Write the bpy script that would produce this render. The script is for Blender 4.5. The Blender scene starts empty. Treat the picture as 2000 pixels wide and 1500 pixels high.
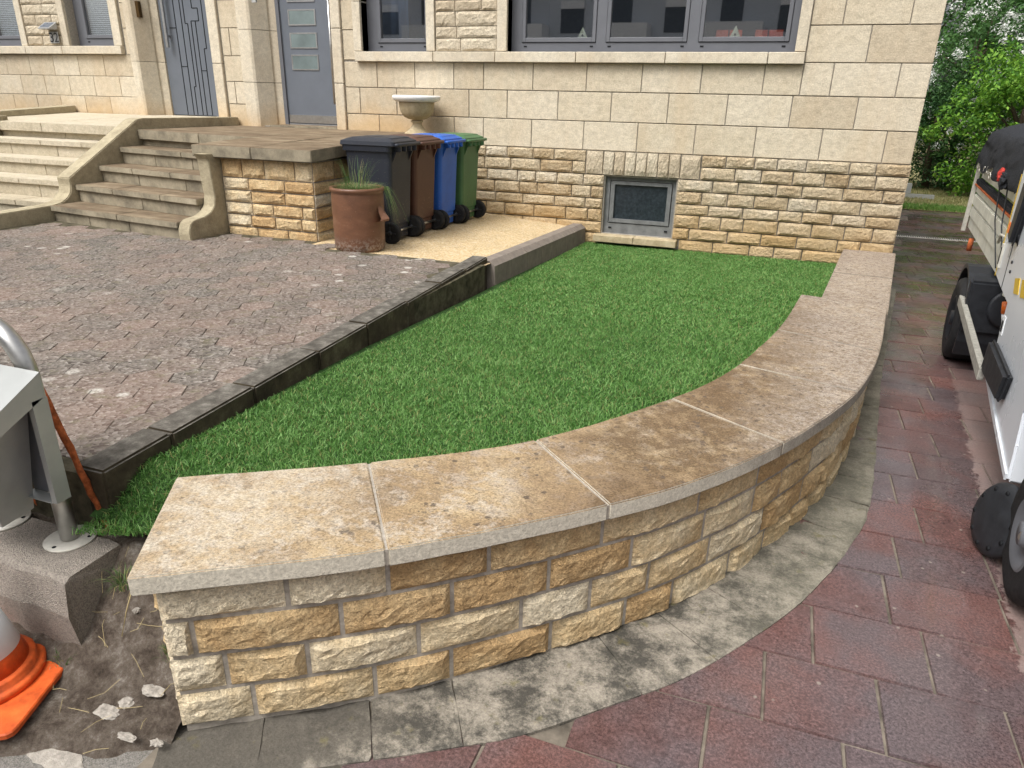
import bpy, bmesh, math, random
import numpy as np
from mathutils import Vector, Matrix
rd = math.radians
random.seed(7); RNG = np.random.default_rng(7)
sc = bpy.context.scene
COL = sc.collection

# ------------------------------------------------------------------ camera
def make_camera():
    cam = bpy.data.cameras.new('camera'); o = bpy.data.objects.new('camera', cam); COL.objects.link(o)
    cam.sensor_width = 36.0; cam.lens = 36*1387/2000; cam.clip_start = .05; cam.clip_end = 600
    p, yw, r = rd(22), rd(-19.73), rd(1.294)
    f = Vector((math.sin(yw)*math.cos(p), math.cos(yw)*math.cos(p), -math.sin(p)))
    rt = Vector((math.cos(yw), -math.sin(yw), 0)); up = rt.cross(f)
    c, s = math.cos(r), math.sin(r)
    rt2 = rt*c+up*s; up2 = up*c-rt*s
    m = Matrix((rt2, up2, -f)).transposed().to_4x4(); m.translation = (0, -8.1, 1.46)
    o.matrix_world = m
    sc.camera = o
make_camera()
# ------------------------------------------------------------------ sky, sun, exposure
SUN_EL, SUN_AZ = 58, 205          # azimuth clockwise from +y
w = bpy.data.worlds.new('World'); sc.world = w; w.use_nodes = True
nt = w.node_tree; bg = nt.nodes['Background']
sky = nt.nodes.new('ShaderNodeTexSky'); sky.sky_type = 'NISHITA'; sky.sun_disc = False
sky.sun_elevation = rd(SUN_EL); sky.sun_rotation = rd(SUN_AZ); sky.air_density = 1.0; sky.dust_density = 9.0; sky.ozone_density = 1.0
hs = nt.nodes.new('ShaderNodeHueSaturation'); hs.inputs['Saturation'].default_value = .18
nt.links.new(sky.outputs[0], hs.inputs['Color']); nt.links.new(hs.outputs[0], bg.inputs['Color'])
bg.inputs['Strength'].default_value = .15
sl = bpy.data.lights.new('sun', 'SUN'); sl.energy = 1.35; sl.angle = rd(24); sl.color = (1, .975, .94)
so = bpy.data.objects.new('sun', sl); COL.objects.link(so)
d = Vector((math.sin(rd(SUN_AZ))*math.cos(rd(SUN_EL)), math.cos(rd(SUN_AZ))*math.cos(rd(SUN_EL)), math.sin(rd(SUN_EL))))
so.rotation_euler = (-d).to_track_quat('-Z', 'Y').to_euler(); so.location = d*30
sc.view_settings.view_transform = 'Standard'; sc.view_settings.look = 'None'; sc.view_settings.gamma = 1
sc.view_settings.use_curve_mapping = False; sc.view_settings.exposure = 0.42
sc.cycles.max_bounces = 6; sc.cycles.transparent_max_bounces = 8

# ------------------------------------------------------------------ materials
class NM:
    """small node-material builder; everything is evaluated on world position"""
    def __init__(s, name):
        s.m = bpy.data.materials.new(name); s.m.use_nodes = True; s.nt = s.m.node_tree
        s.b = s.nt.nodes['Principled BSDF']; s.pos = s.n('NewGeometry').outputs['Position']; s.rnd = None
    def n(s, t, **k):
        x = s.nt.nodes.new('ShaderNode'+t)
        for a, v in k.items(): setattr(x, a, v)
        return x
    def put(s, sock, v):
        if isinstance(v, bpy.types.NodeSocket): s.nt.links.new(v, sock)
        elif isinstance(v, tuple): sock.default_value = (*v, 1) if len(v) == 3 else v
        else: sock.default_value = v
    def scaled(s, v):
        x = s.n('VectorMath', operation='MULTIPLY'); s.put(x.inputs[0], s.pos); x.inputs[1].default_value = v; return x.outputs[0]
    def noise(s, scale, detail=4, rough=.6, vec=None, dist=0):
        x = s.n('TexNoise'); x.inputs['Scale'].default_value = scale; x.inputs['Detail'].default_value = detail
        x.inputs['Roughness'].default_value = rough; x.inputs['Distortion'].default_value = dist
        s.put(x.inputs['Vector'], vec or s.pos); return x.outputs['Fac']
    def vor(s, scale, out='Distance', feat='F1', vec=None):
        x = s.n('TexVoronoi', feature=feat); x.inputs['Scale'].default_value = scale; s.put(x.inputs['Vector'], vec or s.pos); return x.outputs[out]
    def ramp(s, fac, stops, interp='LINEAR'):
        x = s.n('ValToRGB'); r = x.color_ramp; r.interpolation = interp
        while len(r.elements) < len(stops): r.elements.new(1)
        for e, (p, c) in zip(r.elements, stops):
            e.position = p; e.color = (*c, 1) if isinstance(c, tuple) else (c, c, c, 1)
        s.put(x.inputs[0], fac); return x.outputs[0]
    def mix(s, f, a, b, mode='MIX'):
        x = s.n('MixRGB', blend_type=mode); s.put(x.inputs[0], f); s.put(x.inputs[1], a); s.put(x.inputs[2], b); return x.outputs[0]
    def math(s, op, a, b=0):
        x = s.n('Math', operation=op); s.put(x.inputs[0], a); s.put(x.inputs[1], b); return x.outputs[0]
    def objrnd(s): return s.n('ObjectInfo').outputs['Random']
    def isl(s): return s.n('NewGeometry').outputs['Random Per Island']
    def xyz(s):
        x = s.n('SeparateXYZ'); s.put(x.inputs[0], s.pos); return x.outputs
    def bump(s, *hs):
        prev = None
        for h, st, dist in hs:
            x = s.n('Bump'); x.inputs['Strength'].default_value = st; x.inputs['Distance'].default_value = dist
            s.put(x.inputs['Height'], h)
            if prev: s.put(x.inputs['Normal'], prev)
            prev = x.outputs[0]
        s.put(s.b.inputs['Normal'], prev)
    def out(s, col=None, rough=None, spec=.3, metal=0):
        if col is not None: s.put(s.b.inputs['Base Color'], col)
        if rough is not None: s.put(s.b.inputs['Roughness'], rough)
        s.b.inputs['Specular IOR Level'].default_value = spec; s.b.inputs['Metallic'].default_value = metal
        return s.m

def plain(name, col, rough=.5, spec=.4, metal=0, var=.15, scale=20, bump=.0):
    n = NM(name); c = n.mix(1, col, n.ramp(n.noise(scale, 5), [(.3, 1-var), (.7, 1+var)]), 'MULTIPLY')
    if bump: n.bump((n.noise(scale*6, 3), bump, .004))
    return n.out(c, n.ramp(n.noise(scale*.6), [(.3, rough*.85), (.7, min(1, rough*1.15))]), spec, metal)

def stone(name, cols, rnd, fine=220, mid=9, bump=.5, dark=.25, rough=.85, stain=None, bd=.004):
    n = NM(name)
    base = n.ramp(n.mix(rnd, n.noise(mid, 5, .62), n.objrnd()), [(.28+.44*i/(len(cols)-1), c) for i, c in enumerate(cols)])
    f = n.noise(fine, 3, .7)
    c = n.mix(.55, base, n.ramp(f, [(.3, (1-dark)), (.65, 1+dark*.5)]), 'MULTIPLY')
    c = n.mix(.5, c, n.ramp(n.noise(mid*5, 4, .7), [(.32, 1-dark), (.6, 1.08)]), 'MULTIPLY')
    if stain: c = stain(n, c)
    n.bump((n.noise(mid*6, 5, .65), bump*1.3, bd*3), (f, bump, bd))
    return n.out(c, rough, .2)

M = {}
M['brick'] = stone('garden_sandstone', [(.52, .345, .17), (.66, .49, .275), (.72, .585, .38), (.74, .64, .47)], .48, 130, 8, .9, .6, bd=.005)
def plinth_stain(n, c):     # iron-ochre weathering low on the plinth, strongest by the window
    z = n.xyz()[2]; k = n.math('MULTIPLY', n.ramp(n.math('ADD', z, n.math('MULTIPLY', n.noise(1.3, 3), .5)), [(.35, 1.), (.75, 0.)]), .55)
    return n.mix(k, c, (.52, .33, .13))
M['plinth'] = stone('plinth_sandstone', [(.43, .32, .19), (.53, .42, .275), (.59, .49, .34), (.62, .535, .405)], .42, 75, 6, 1., .5, stain=plinth_stain, bd=.007)
M['pierbrick'] = stone('pier_sandstone', [(.46, .38, .27), (.53, .45, .33), (.57, .50, .38)], .45, 75, 6, .9, .45)
def block_stain(n, c):
    s = n.ramp(n.noise(1.0, 5, .6, n.scaled((2.5, 1, .5))), [(.5, 0.), (.75, .45)])
    c = n.mix(s, c, (.50, .38, .24))
    x, y, z = n.xyz()        # damp yellowing just over the landings
    k = n.ramp(n.math('ADD', z, n.math('MULTIPLY', n.noise(1.6, 4), .5)), [(1.22, .55), (1.55, 0.)]) if False else n.ramp(n.math('MULTIPLY', n.math('ADD', z, n.math('MULTIPLY', n.noise(1.6, 4), .6)), .5), [(.66, .6), (.84, 0.)])
    lx = n.ramp(n.math('MULTIPLY', x, -.1), [(.34, 0.), (.44, 1.)])
    return n.mix(n.math('MULTIPLY', k, lx), c, (.55, .35, .15))
M['block'] = stone('pale_ashlar', [(.50, .42, .305), (.57, .495, .37), (.615, .545, .425)], .40, 80, 3, .5, .36, stain=block_stain, bd=.004)
M['trim'] = stone('window_trim_stone', [(.52, .455, .35), (.60, .535, .42), (.63, .57, .455)], .25, 85, 4, .35, .32, stain=block_stain, bd=.002)
M['mortar'] = plain('mortar', (.34, .305, .26), .95, .1, 0, .3, 40, .5)
M['oldjoint'] = plain('weathered_joint', (.15, .12, .09), .95, .1, 0, .4, 40, .4)
M['housemortar'] = plain('grey_pointing', (.30, .275, .235), .95, .1, 0, .2, 40, .3)

def coping():
    n = NM('weathered_coping')
    base = n.ramp(n.noise(2.3, 6, .65, dist=.6), [(.30, (.42, .345, .24)), (.42, (.37, .275, .16)), (.53, (.29, .205, .115)), (.66, (.17, .12, .075))])
    base = n.mix(n.ramp(n.objrnd(), [(0., 0.), (1., .30)]), base, (.34, .275, .185))
    pale = n.ramp(n.noise(11, 8, .8), [(.50, 0.), (.60, .75)])
    c = n.mix(pale, base, (.43, .38, .315))
    drk = n.ramp(n.noise(20, 7, .8), [(.53, 0.), (.64, .75)])
    c = n.mix(drk, c, (.17, .125, .085))
    big = n.ramp(n.noise(1.1, 4, .6), [(.42, 0.), (.58, .72)]); c = n.mix(n.math('MULTIPLY', big, n.ramp(n.noise(22, 7, .85), [(.36, .25), (.52, 1.)])), c, (.20, .135, .08))
    xs_ = n.math('ADD', n.math('MULTIPLY', n.xyz()[0], .5), n.math('MULTIPLY', n.math('SUBTRACT', n.noise(2.6, 6, .75), .5), .8)); st_ = n.ramp(n.math('ADD', xs_, .5), [(.18, 0.), (.32, .9), (.60, .9), (.85, .3)]); c = n.mix(n.math('MULTIPLY', st_, n.ramp(n.noise(9, 8, .85), [(.38, .1), (.53, 1.)])), c, (.125, .082, .045))
    gry = n.ramp(n.math('ADD', n.math('MULTIPLY', n.xyz()[0], .6), n.math('MULTIPLY', n.noise(3, 5, .7), .5)), [(.22, 0.), (.5, .6)]); c = n.mix(gry, c, n.mix(n.ramp(n.noise(34, 6, .8), [(.42, 0.), (.56, 1.)]), (.20, .16, .125), (.40, .355, .31)))
    v = n.math('ADD', n.vor(19), n.math('MULTIPLY', n.math('SUBTRACT', n.noise(70, 3), .5), .35)); sp = n.ramp(v, [(.16, 1.), (.23, 0.)]); sel = n.ramp(n.noise(4, 4, .7), [(.43, 0.), (.52, .85)])
    c = n.mix(n.math('MULTIPLY', sp, sel), c, (.10, .075, .055))
    v2 = n.ramp(n.vor(55), [(.16, .8), (.24, 0.)]); c = n.mix(n.math('MULTIPLY', v2, n.ramp(n.noise(8, 2), [(.48, 0.), (.6, 1.)])), c, (.12, .09, .065))
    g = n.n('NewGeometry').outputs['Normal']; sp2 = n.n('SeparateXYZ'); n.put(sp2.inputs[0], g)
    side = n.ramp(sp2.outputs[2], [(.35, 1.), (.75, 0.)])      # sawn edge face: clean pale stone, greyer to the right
    x = n.xyz()[0]
    c = n.mix(n.math('MULTIPLY', n.ramp(n.math('ADD', n.math('MULTIPLY', x, -.5), n.math('MULTIPLY', n.noise(4, 6, .75), .5)), [(.75, 0.), (.98, .6)]), n.ramp(n.noise(16, 7, .8), [(.42, .2), (.55, 1.)])), c, (.48, .425, .34))
    edge = n.mix(n.ramp(n.math('ADD', n.math('MULTIPLY', x, .35), n.math('MULTIPLY', n.noise(9, 4), .3)), [(.1, 0.), (.3, 1.)]), (.56, .515, .425), (.27, .24, .20))
    edge = n.mix(.6, edge, n.ramp(n.noise(60, 4, .7), [(.3, .7), (.65, 1.1)]), 'MULTIPLY')
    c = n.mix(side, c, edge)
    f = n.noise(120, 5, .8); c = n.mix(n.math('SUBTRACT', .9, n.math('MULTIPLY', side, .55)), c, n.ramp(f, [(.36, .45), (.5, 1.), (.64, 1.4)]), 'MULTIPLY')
    n.bump((n.noise(30, 5, .7), .45, .006), (f, .4, .003))
    return n.out(c, .85, .2)
M['coping'] = coping()

def aggregate(name, cols, pink=None, scale=170, moss=0, rnd=.25, spots=0, bumpd=.004, island=False, lowscale=1.2):
    n = NM(name)
    cell = n.n('TexVoronoi'); cell.inputs['Scale'].default_value = scale; n.put(cell.inputs['Vector'], n.pos)
    sx = n.n('SeparateXYZ'); n.put(sx.inputs[0], cell.outputs['Color'])
    peb = n.ramp(sx.outputs[0], [(i/(len(cols)-1), c) for i, c in enumerate(cols)])
    r = n.isl() if island else n.objrnd()
    if pink:
        k = n.ramp(n.mix(rnd, n.noise(lowscale, 4, .6), r), [(.36, .12), (.66, .62)])
        peb = n.mix(k, peb, n.mix(.55, peb, pink))
    c = n.mix(.5, peb, n.ramp(n.noise(2.2, 6, .7), [(.3, .7), (.7, 1.25)]), 'MULTIPLY')
    c = n.mix(.5, c, n.ramp(r, [(0., .86), (1., 1.1)]), 'MULTIPLY')
    if spots:   # pale lichen blotches
        s = n.ramp(n.vor(5.5, vec=n.scaled((1, 1, 0))), [(.14, 1.), (.22, 0.)])
        c = n.mix(n.math('MULTIPLY', n.math('MULTIPLY', s, n.ramp(n.noise(60, 3), [(.35, .3), (.55, 1.)])), n.ramp(n.noise(.9, 2), [(.5, 0.), (.6, .9)])), c, (.50, .48, .43))
    if moss:
        c = n.mix(n.ramp(n.noise(9, 6, .8), [(.54, 0.), (.70, moss)]), c, (.12, .115, .05))
    n.bump((cell.outputs['Distance'], .9, bumpd), (n.noise(25, 3), .3, .004))
    return n.out(c, .8, .25)
HEXC = [(.04, .036, .031), (.105, .096, .084), (.175, .16, .138), (.125, .114, .10), (.29, .27, .24)]
M['hex'] = aggregate('hex_paver', HEXC, (.28, .17, .13), 70, .6, .22, 1)
M['hexfar'] = aggregate('hex_paver_far', HEXC, (.28, .17, .13), 70, .6, .22, 1, island=True)
M['pebble'] = aggregate('pebble_washed_concrete', [(.34, .25, .13), (.52, .40, .23), (.60, .48, .30), (.44, .30, .15), (.62, .54, .40)], None, 75, .0, bumpd=.008)
M['joint_sand'] = plain('mossy_joint', (.085, .075, .05), .95, .1, 0, .6, 14, .3)
M['footing'] = aggregate('rough_concrete', [(.16, .14, .12), (.24, .21, .18), (.30, .265, .225), (.20, .175, .15)], None, 240, .0, bumpd=.004)

def drive(island):
    n = NM('wet_red_paver'+('_far' if island else ''))
    r = n.isl() if island else n.objrnd()
    base = n.ramp(n.mix(.25, n.noise(4, 6, .7), r), [(.3, (.088, .047, .043)), (.5, (.135, .067, .059)), (.68, (.17, .088, .076))])
    g = n.noise(105, 5, .85); c = n.mix(1., base, n.ramp(g, [(.36, .45), (.5, .95), (.62, 1.6)]), 'MULTIPLY')
    c = n.mix(n.ramp(n.noise(2.0, 5, .6), [(.42, 0.), (.60, .8)]), c, n.mix(1, (.085, .07, .074), n.ramp(g, [(.36, .45), (.5, 1.), (.62, 1.7)]), 'MULTIPLY'))
    c = n.mix(n.ramp(n.vor(9), [(.05, .6), (.08, 0.)]), c, (.3, .26, .22))
    x, y, z = n.xyz()
    # dry strip under and beside the vehicle, ragged edge
    line = n.math('SUBTRACT', n.math('SUBTRACT', x, 1.05), n.math('MULTIPLY', n.math('ADD', y, 5.43), .105))
    dry = n.ramp(n.math('ADD', n.math('ADD', line, n.math('MULTIPLY', n.noise(26, 4, .7), .16)), .35), [(.44, 0.), (.455, 1.)])
    far = n.ramp(n.math('MULTIPLY', n.math('ADD', y, 8), .1), [(.45, 0.), (.62, 1.)])
    dry = n.math('MULTIPLY', dry, n.math('SUBTRACT', 1., far))
    c = n.mix(dry, c, n.mix(.5, c, (.31, .235, .21)))
    wet = n.ramp(n.noise(1.7, 5, .65), [(.38, .50), (.58, .13)])
    wet2 = n.mix(far, wet, n.ramp(n.noise(1.2, 4, .6, n.scaled((1, 1.6, 1))), [(.4, .55), (.55, .16)]))
    rough = n.mix(dry, wet2, (.9, .9, .9))
    wm = n.math('MULTIPLY', n.ramp(n.noise(1.5, 5, .65, n.scaled((1, 1.3, 1))), [(.40, .15), (.58, 1.)]), n.math('SUBTRACT', 1., dry))
    n.put(n.b.inputs['Coat Weight'], wm); n.b.inputs['Coat Roughness'].default_value = .10; n.b.inputs['Coat IOR'].default_value = 1.5
    n.bump((n.noise(18, 4), .25, .006), (g, .35, .002))
    return n.out(c, rough, .45)
M['drive'] = drive(False); M['drivefar'] = drive(True)
M['drivejoint'] = plain('sandy_joint', (.14, .12, .095), .9, .15, 0, .55, 9, .3)
def haunch():
    n = NM('footing_strip_concrete')
    a = n.ramp(n.noise(5, 10, .8), [(.43, (.065, .06, .05)), (.49, (.15, .135, .11)), (.55, (.27, .24, .195)), (.66, (.37, .33, .27))])
    x = n.xyz()[0]
    a = n.mix(n.ramp(n.math('ADD', n.math('MULTIPLY', x, -.5), n.math('MULTIPLY', n.noise(6, 5, .7), .35)), [(.62, 0.), (.70, .85)]), a, (.095, .085, .07))
    a = n.mix(n.ramp(n.math('ADD', x, n.math('MULTIPLY', n.noise(3, 4), .6)), [(.2, 0.), (.8, .6)]), a, (.17, .16, .12))
    c = n.mix(.7, a, n.ramp(n.noise(120, 4, .75), [(.3, .55), (.65, 1.2)]), 'MULTIPLY')
    c = n.mix(n.ramp(n.noise(11, 4), [(.62, 0.), (.72, .5)]), c, (.15, .13, .04))
    n.bump((n.noise(40, 5, .7), .6, .008)); return n.out(c, .85, .25)
M['haunch'] = haunch()
def dirt():
    n = NM('bare_soil')
    c = n.ramp(n.noise(14, 9, .82), [(.33, (.06, .046, .036)), (.46, (.15, .118, .092)), (.56, (.235, .195, .158)), (.66, (.40, .36, .31))])
    n.bump((n.noise(45, 8, .85), 1., .03)); return n.out(c, .95, .15)
M['dirt'] = dirt()
M['pavement'] = aggregate('grey_pavement', [(.10, .095, .085), (.15, .14, .125), (.21, .195, .175), (.13, .12, .105)], None, 260, .25, bumpd=.002)
M['soil'] = plain('lawn_soil', (.035, .075, .022), .95, .1, 0, .4, 30, .5)
def grass(name, cols, dead=.0):
    n = NM(name)
    k = n.mix(.5, n.noise(3.2, 6, .75), n.isl())
    c = n.ramp(k, [(.30, cols[0]), (.5, cols[1]), (.68, cols[2])])
    if dead: c = n.mix(n.ramp(n.isl(), [(1-dead, 0.), (1-dead+.01, .8)], 'CONSTANT'), c, (.30, .26, .10))
    n.out(c, .55, .3); n.b.inputs['Subsurface Weight'].default_value = 0
    tr = n.n('BsdfTranslucent'); n.put(tr.inputs[0], c); mx = n.n('MixShader'); mx.inputs[0].default_value = .3
    n.nt.links.new(n.b.outputs[0], mx.inputs[1]); n.nt.links.new(tr.outputs[0], mx.inputs[2])
    n.nt.links.new(mx.outputs[0], n.nt.nodes['Material Output'].inputs[0]); return n.m
M['grass'] = grass('turf', [(.06, .165, .03), (.125, .28, .06), (.24, .41, .135)], .08)
M['farlawn'] = grass('meadow', [(.13, .17, .05), (.28, .26, .11), (.34, .31, .15)])
M['verge'] = grass('verge_grass', [(.09, .2, .035), (.14, .27, .05), (.2, .33, .08)])
M['tuft'] = grass('tuft_grass', [(.08, .16, .04), (.14, .22, .08), (.30, .29, .14)], .12)
M['leafbright'] = grass('bright_leaves', [(.05, .15, .018), (.13, .30, .03), (.24, .44, .055)])
M['leafmid'] = grass('green_leaves', [(.03, .09, .02), (.06, .15, .035), (.10, .21, .06)])
M['leafdark'] = grass('dark_leaves', [(.02, .06, .018), (.035, .10, .03), (.06, .14, .04)])
M['blossom'] = grass('white_blossom', [(.62, .66, .6), (.75, .77, .73), (.85, .85, .83)])
M['bark'] = plain('bark', (.08, .06, .045), .9, .1, 0, .4, 25, .6)
M['frame'] = plain('grey_window_frame', (.135, .14, .155), .42, .4, 0, .06, 6)
M['door'] = plain('grey_door', (.13, .145, .17), .42, .4, 0, .06, 6)
M['cellarframe'] = plain('grey_cellar_frame', (.15, .155, .155), .5, .4, 0, .25, 12)
M['steel'] = plain('brushed_steel', (.55, .54, .52), .34, .5, 1, .12, 30)
M['zinc'] = plain('grey_painted_sheet', (.36, .37, .36), .42, .5, .35, .08, 9)
M['galv'] = plain('galvanised_plate', (.55, .53, .47), .6, .4, .2, .15, 30)
M['aluminium'] = plain('aluminium_bar', (.46, .45, .40), .5, .4, .45, .3, 40, .2)
M['black'] = plain('black_plastic', (.018, .02, .024), .5, .4, 0, .3, 20, .15)
M['rubber'] = plain('tyre_rubber', (.016, .016, .017), .75, .25, 0, .35, 30, .4)
M['dark'] = plain('dark_void', (.012, .013, .015), .8, .2)
M['white'] = plain('white_enamel', (.60, .63, .67), .3, .5, 0, .03, 3)
M['dirtywhite'] = plain('weathered_white_sheet', (.60, .60, .53), .45, .4, 0, .16, 7, .1)
M['yellow'] = plain('yellow_tape', (.60, .40, .03), .5, .4, 0, .1, 20)
M['orange'] = plain('orange_reflector', (.75, .16, .02), .3, .5, 0, .1, 20)
M['red'] = plain('red_cloth', (.45, .05, .04), .8, .2)
M['net'] = plain('charcoal_net', (.033, .035, .04), .95, .1, 0, .5, 90, .9)
M['rust'] = plain('rusty_red_paint', (.40, .105, .035), .85, .25, 0, .55, 45, .7)
M['cone'] = plain('cone_orange', (.60, .10, .02), .5, .35, 0, .4, 18, .2)
M['conewhite'] = plain('cone_white_band', (.72, .74, .76), .45, .4, 0, .06, 14)
def pot():
    n = NM('salt_glazed_stoneware')
    c = n.ramp(n.noise(4, 5, .65, n.scaled((1, 1, 2))), [(.3, (.10, .045, .025)), (.55, (.15, .068, .036)), (.72, (.20, .105, .062))])
    c = n.mix(n.ramp(n.noise(90, 3, .7), [(.66, 0.), (.74, .7)]), c, (.36, .28, .2))
    z = n.xyz()[2]; c = n.mix(n.math('MULTIPLY', n.ramp(z, [(.22, .8), (.34, 0.)]), n.ramp(n.noise(45, 5, .75), [(.48, 0.), (.58, 1.)])), c, (.36, .31, .26))
    n.bump((n.noise(50, 4), .2, .003)); return n.out(c, .42, .45)
M['pot'] = pot()
M['urnrim'] = plain('white_urn_rim', (.80, .78, .74), .6, .3, 0, .06, 15)
M['urn'] = stone('urn_stone', [(.30, .24, .14), (.44, .36, .23), (.55, .47, .33)], .1, 200, 8, .3, .25)
def binmat(name, col, speck=True):
    n = NM(name); c = n.mix(1, col, n.ramp(n.noise(6, 5), [(.3, .88), (.7, 1.12)]), 'MULTIPLY')
    if speck:
        z = n.xyz()[2]; low = n.ramp(n.math('ADD', z, n.math('MULTIPLY', n.noise(7, 3), .5)), [(.45, 1.), (.8, .12)])
        s = n.math('MULTIPLY', n.ramp(n.noise(70, 3, .6), [(.64, 0.), (.69, 1.)]), low)
        c = n.mix(s, c, (.45, .36, .2))
    n.bump((n.noise(300, 2), .12, .001)); return n.out(c, .48, .4)
BINC = [('black', (.018, .021, .030)), ('brown', (.075, .033, .022)), ('blue', (.02, .10, .42)), ('green', (.055, .135, .055))]
for k, c in BINC: M['bin_'+k] = binmat(k+'_bin_plastic', c)
def steps():
    n = NM('weathered_step_stone')
    top = n.ramp(n.noise(5, 6, .7, n.scaled((.5, 1.5, 1))), [(.3, (.09, .066, .042)), (.5, (.17, .125, .08)), (.68, (.28, .225, .15))])
    fro = n.ramp(n.noise(4, 6, .7), [(.3, (.13, .112, .085)), (.5, (.26, .225, .16)), (.68, (.38, .33, .24))])
    g = n.n('NewGeometry').outputs['Normal']; s = n.n('SeparateXYZ'); n.put(s.inputs[0], g)
    c = n.mix(n.ramp(s.outputs[2], [(.4, 0.), (.7, 1.)]), fro, top)
    c = n.mix(.5, c, n.ramp(n.objrnd(), [(0., .8), (1., 1.15)]), 'MULTIPLY')
    f = n.noise(180, 3, .7); c = n.mix(.5, c, n.ramp(f, [(.3, .7), (.65, 1.15)]), 'MULTIPLY')
    n.bump((n.noise(40, 4), .4, .005), (f, .4, .003)); return n.out(c, .85, .2)
M['step'] = steps()
M['stepclean'] = stone('cleaned_step_stone', [(.40, .345, .25), (.49, .43, .32), (.54, .48, .375)], .3, 90, 5, .4, .35)
M['cement'] = stone('lichened_cement', [(.24, .20, .13), (.36, .31, .21), (.44, .38, .26)], .1, 170, 6, .5, .3)
def kerbm():
    n = NM('old_concrete_kerb')
    g = n.n('NewGeometry').outputs['Normal']; s = n.n('SeparateXYZ'); n.put(s.inputs[0], g)
    top = n.ramp(n.noise(12, 6, .75), [(.33, (.055, .05, .042)), (.5, (.105, .095, .08)), (.66, (.20, .185, .16))])
    fac = n.ramp(n.noise(7, 6, .7), [(.35, (.035, .027, .018)), (.55, (.075, .06, .038)), (.7, (.13, .115, .07))])
    c = n.mix(n.ramp(s.outputs[2], [(.4, 0.), (.75, 1.)]), fac, top)
    n.bump((n.noise(60, 5, .7), .7, .006)); return n.out(c, .9, .2)
M['kerb'] = kerbm()
M['edging'] = plain('taupe_edging', (.20, .17, .145), .75, .25, 0, .18, 14, .3)
M['grout'] = plain('pale_grout', (.55, .5, .42), .9, .1)
M['limelump'] = plain('pale_rubble', (.34, .31, .27), .95, .1, 0, .3, 50, .8)
M['straw'] = plain('dry_straw', (.42, .34, .18), .9, .1)
M['render'] = plain('apartment_render', (.60, .64, .70), .9, .1)
M['aptwhite'] = plain('apartment_balcony', (.85, .86, .88), .8, .2)
M['aptglass'] = plain('apartment_window', (.10, .12, .15), .3, .4)
M['curtain'] = plain('blue_grey_curtain', (.10, .15, .25), .9, .1)
M['ochre'] = plain('ochre_reflection_wall', (.30, .18, .07), .9, .1)  # ochre reflection in the small window, put into the room wall colour
M['room'] = plain('room_wall', (.10, .105, .115), .9, .1)
M['blind'] = plain('white_blind', (.62, .68, .74), .6, .3)
M['ornament'] = plain('pale_green_ornament', (.62, .68, .55), .6, .3)
M['slatred'] = plain('red_orange_card', (.55, .10, .05), .6, .3)
M['brass'] = plain('bronze_plate', (.09, .05, .015), .4, .5, .6)
M['grey'] = plain('grey_plate', (.38, .38, .37), .6, .3)
M['numeral'] = plain('number_plate_figures', (.03, .03, .03), .5, .3)
def glass(name, rough, refl, tint):
    n = NM(name); n.nt.nodes.remove(n.b)
    g = n.n('BsdfGlossy'); g.inputs['Roughness'].default_value = rough
    t = n.n('BsdfTransparent'); t.inputs[0].default_value = (*tint, 1)
    lw = n.n('LayerWeight'); lw.inputs[0].default_value = .5
    k = n.math('ADD', n.math('MULTIPLY', n.math('POWER', lw.outputs['Facing'], 5.), .8), refl)
    mx = n.n('MixShader'); n.put(mx.inputs[0], k); n.nt.links.new(t.outputs[0], mx.inputs[1]); n.nt.links.new(g.outputs[0], mx.inputs[2])
    n.nt.links.new(mx.outputs[0], n.nt.nodes['Material Output'].inputs[0]); return n.m
M['glass'] = glass('window_glass', .015, .30, (.96, .97, .97))
def frost():
    n = NM('grubby_cellar_glass')
    c = n.ramp(n.noise(30, 4, .7), [(.35, (.012, .017, .022)), (.7, (.035, .045, .055))])
    c = n.mix(n.ramp(n.noise(28, 3, .8), [(.56, 0.), (.62, .8)]), c, (.012, .018, .022))
    n.bump((n.noise(200, 2), .3, .002)); return n.out(c, .3, .5)
M['cellarglass'] = frost()
M['doorglass'] = plain('satin_door_glass', (.16, .20, .20), .12, .6, 0, .25, 5)

# ------------------------------------------------------------------ mesh helpers
def link(o, parent=None):
    COL.objects.link(o)
    if parent is not None:
        o.parent = parent
        if parent.type == 'EMPTY' and not parent.get('_local'): o.matrix_parent_inverse = Matrix.Translation(-Vector(parent.location))
    return o
def tag(o, label=None, cat=None, group=None, kind=None):
    for k, v in (('label', label), ('category', cat), ('group', group), ('kind', kind)):
        if v: o[k] = v
    return o
def thing(name, loc, label, cat, group=None):
    o = bpy.data.objects.new(name, None); o.location = loc; o.empty_display_size = .1; COL.objects.link(o)
    return tag(o, label, cat, group)
def mesh(name, v, f, m, parent=None, smooth=False):
    me = bpy.data.meshes.new(name); me.from_pydata([tuple(p) for p in v], [], f)
    me.materials.append(m)
    if smooth: me.polygons.foreach_set('use_smooth', [True]*len(me.polygons))
    me.update()
    return link(bpy.data.objects.new(name, me), parent)
def fromme(name, me, parent=None, loc=(0, 0, 0), scale=(1, 1, 1), rot=(0, 0, 0)):
    o = bpy.data.objects.new(name, me); o.location = loc; o.scale = scale; o.rotation_euler = rot
    return link(o, parent)
def bmobj(name, bm, m, parent=None, smooth=False):
    bmesh.ops.recalc_face_normals(bm, faces=bm.faces)
    me = bpy.data.meshes.new(name); bm.to_mesh(me); bm.free(); me.materials.append(m)
    if smooth: me.polygons.foreach_set('use_smooth', [True]*len(me.polygons))
    return link(bpy.data.objects.new(name, me), parent)
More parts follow.
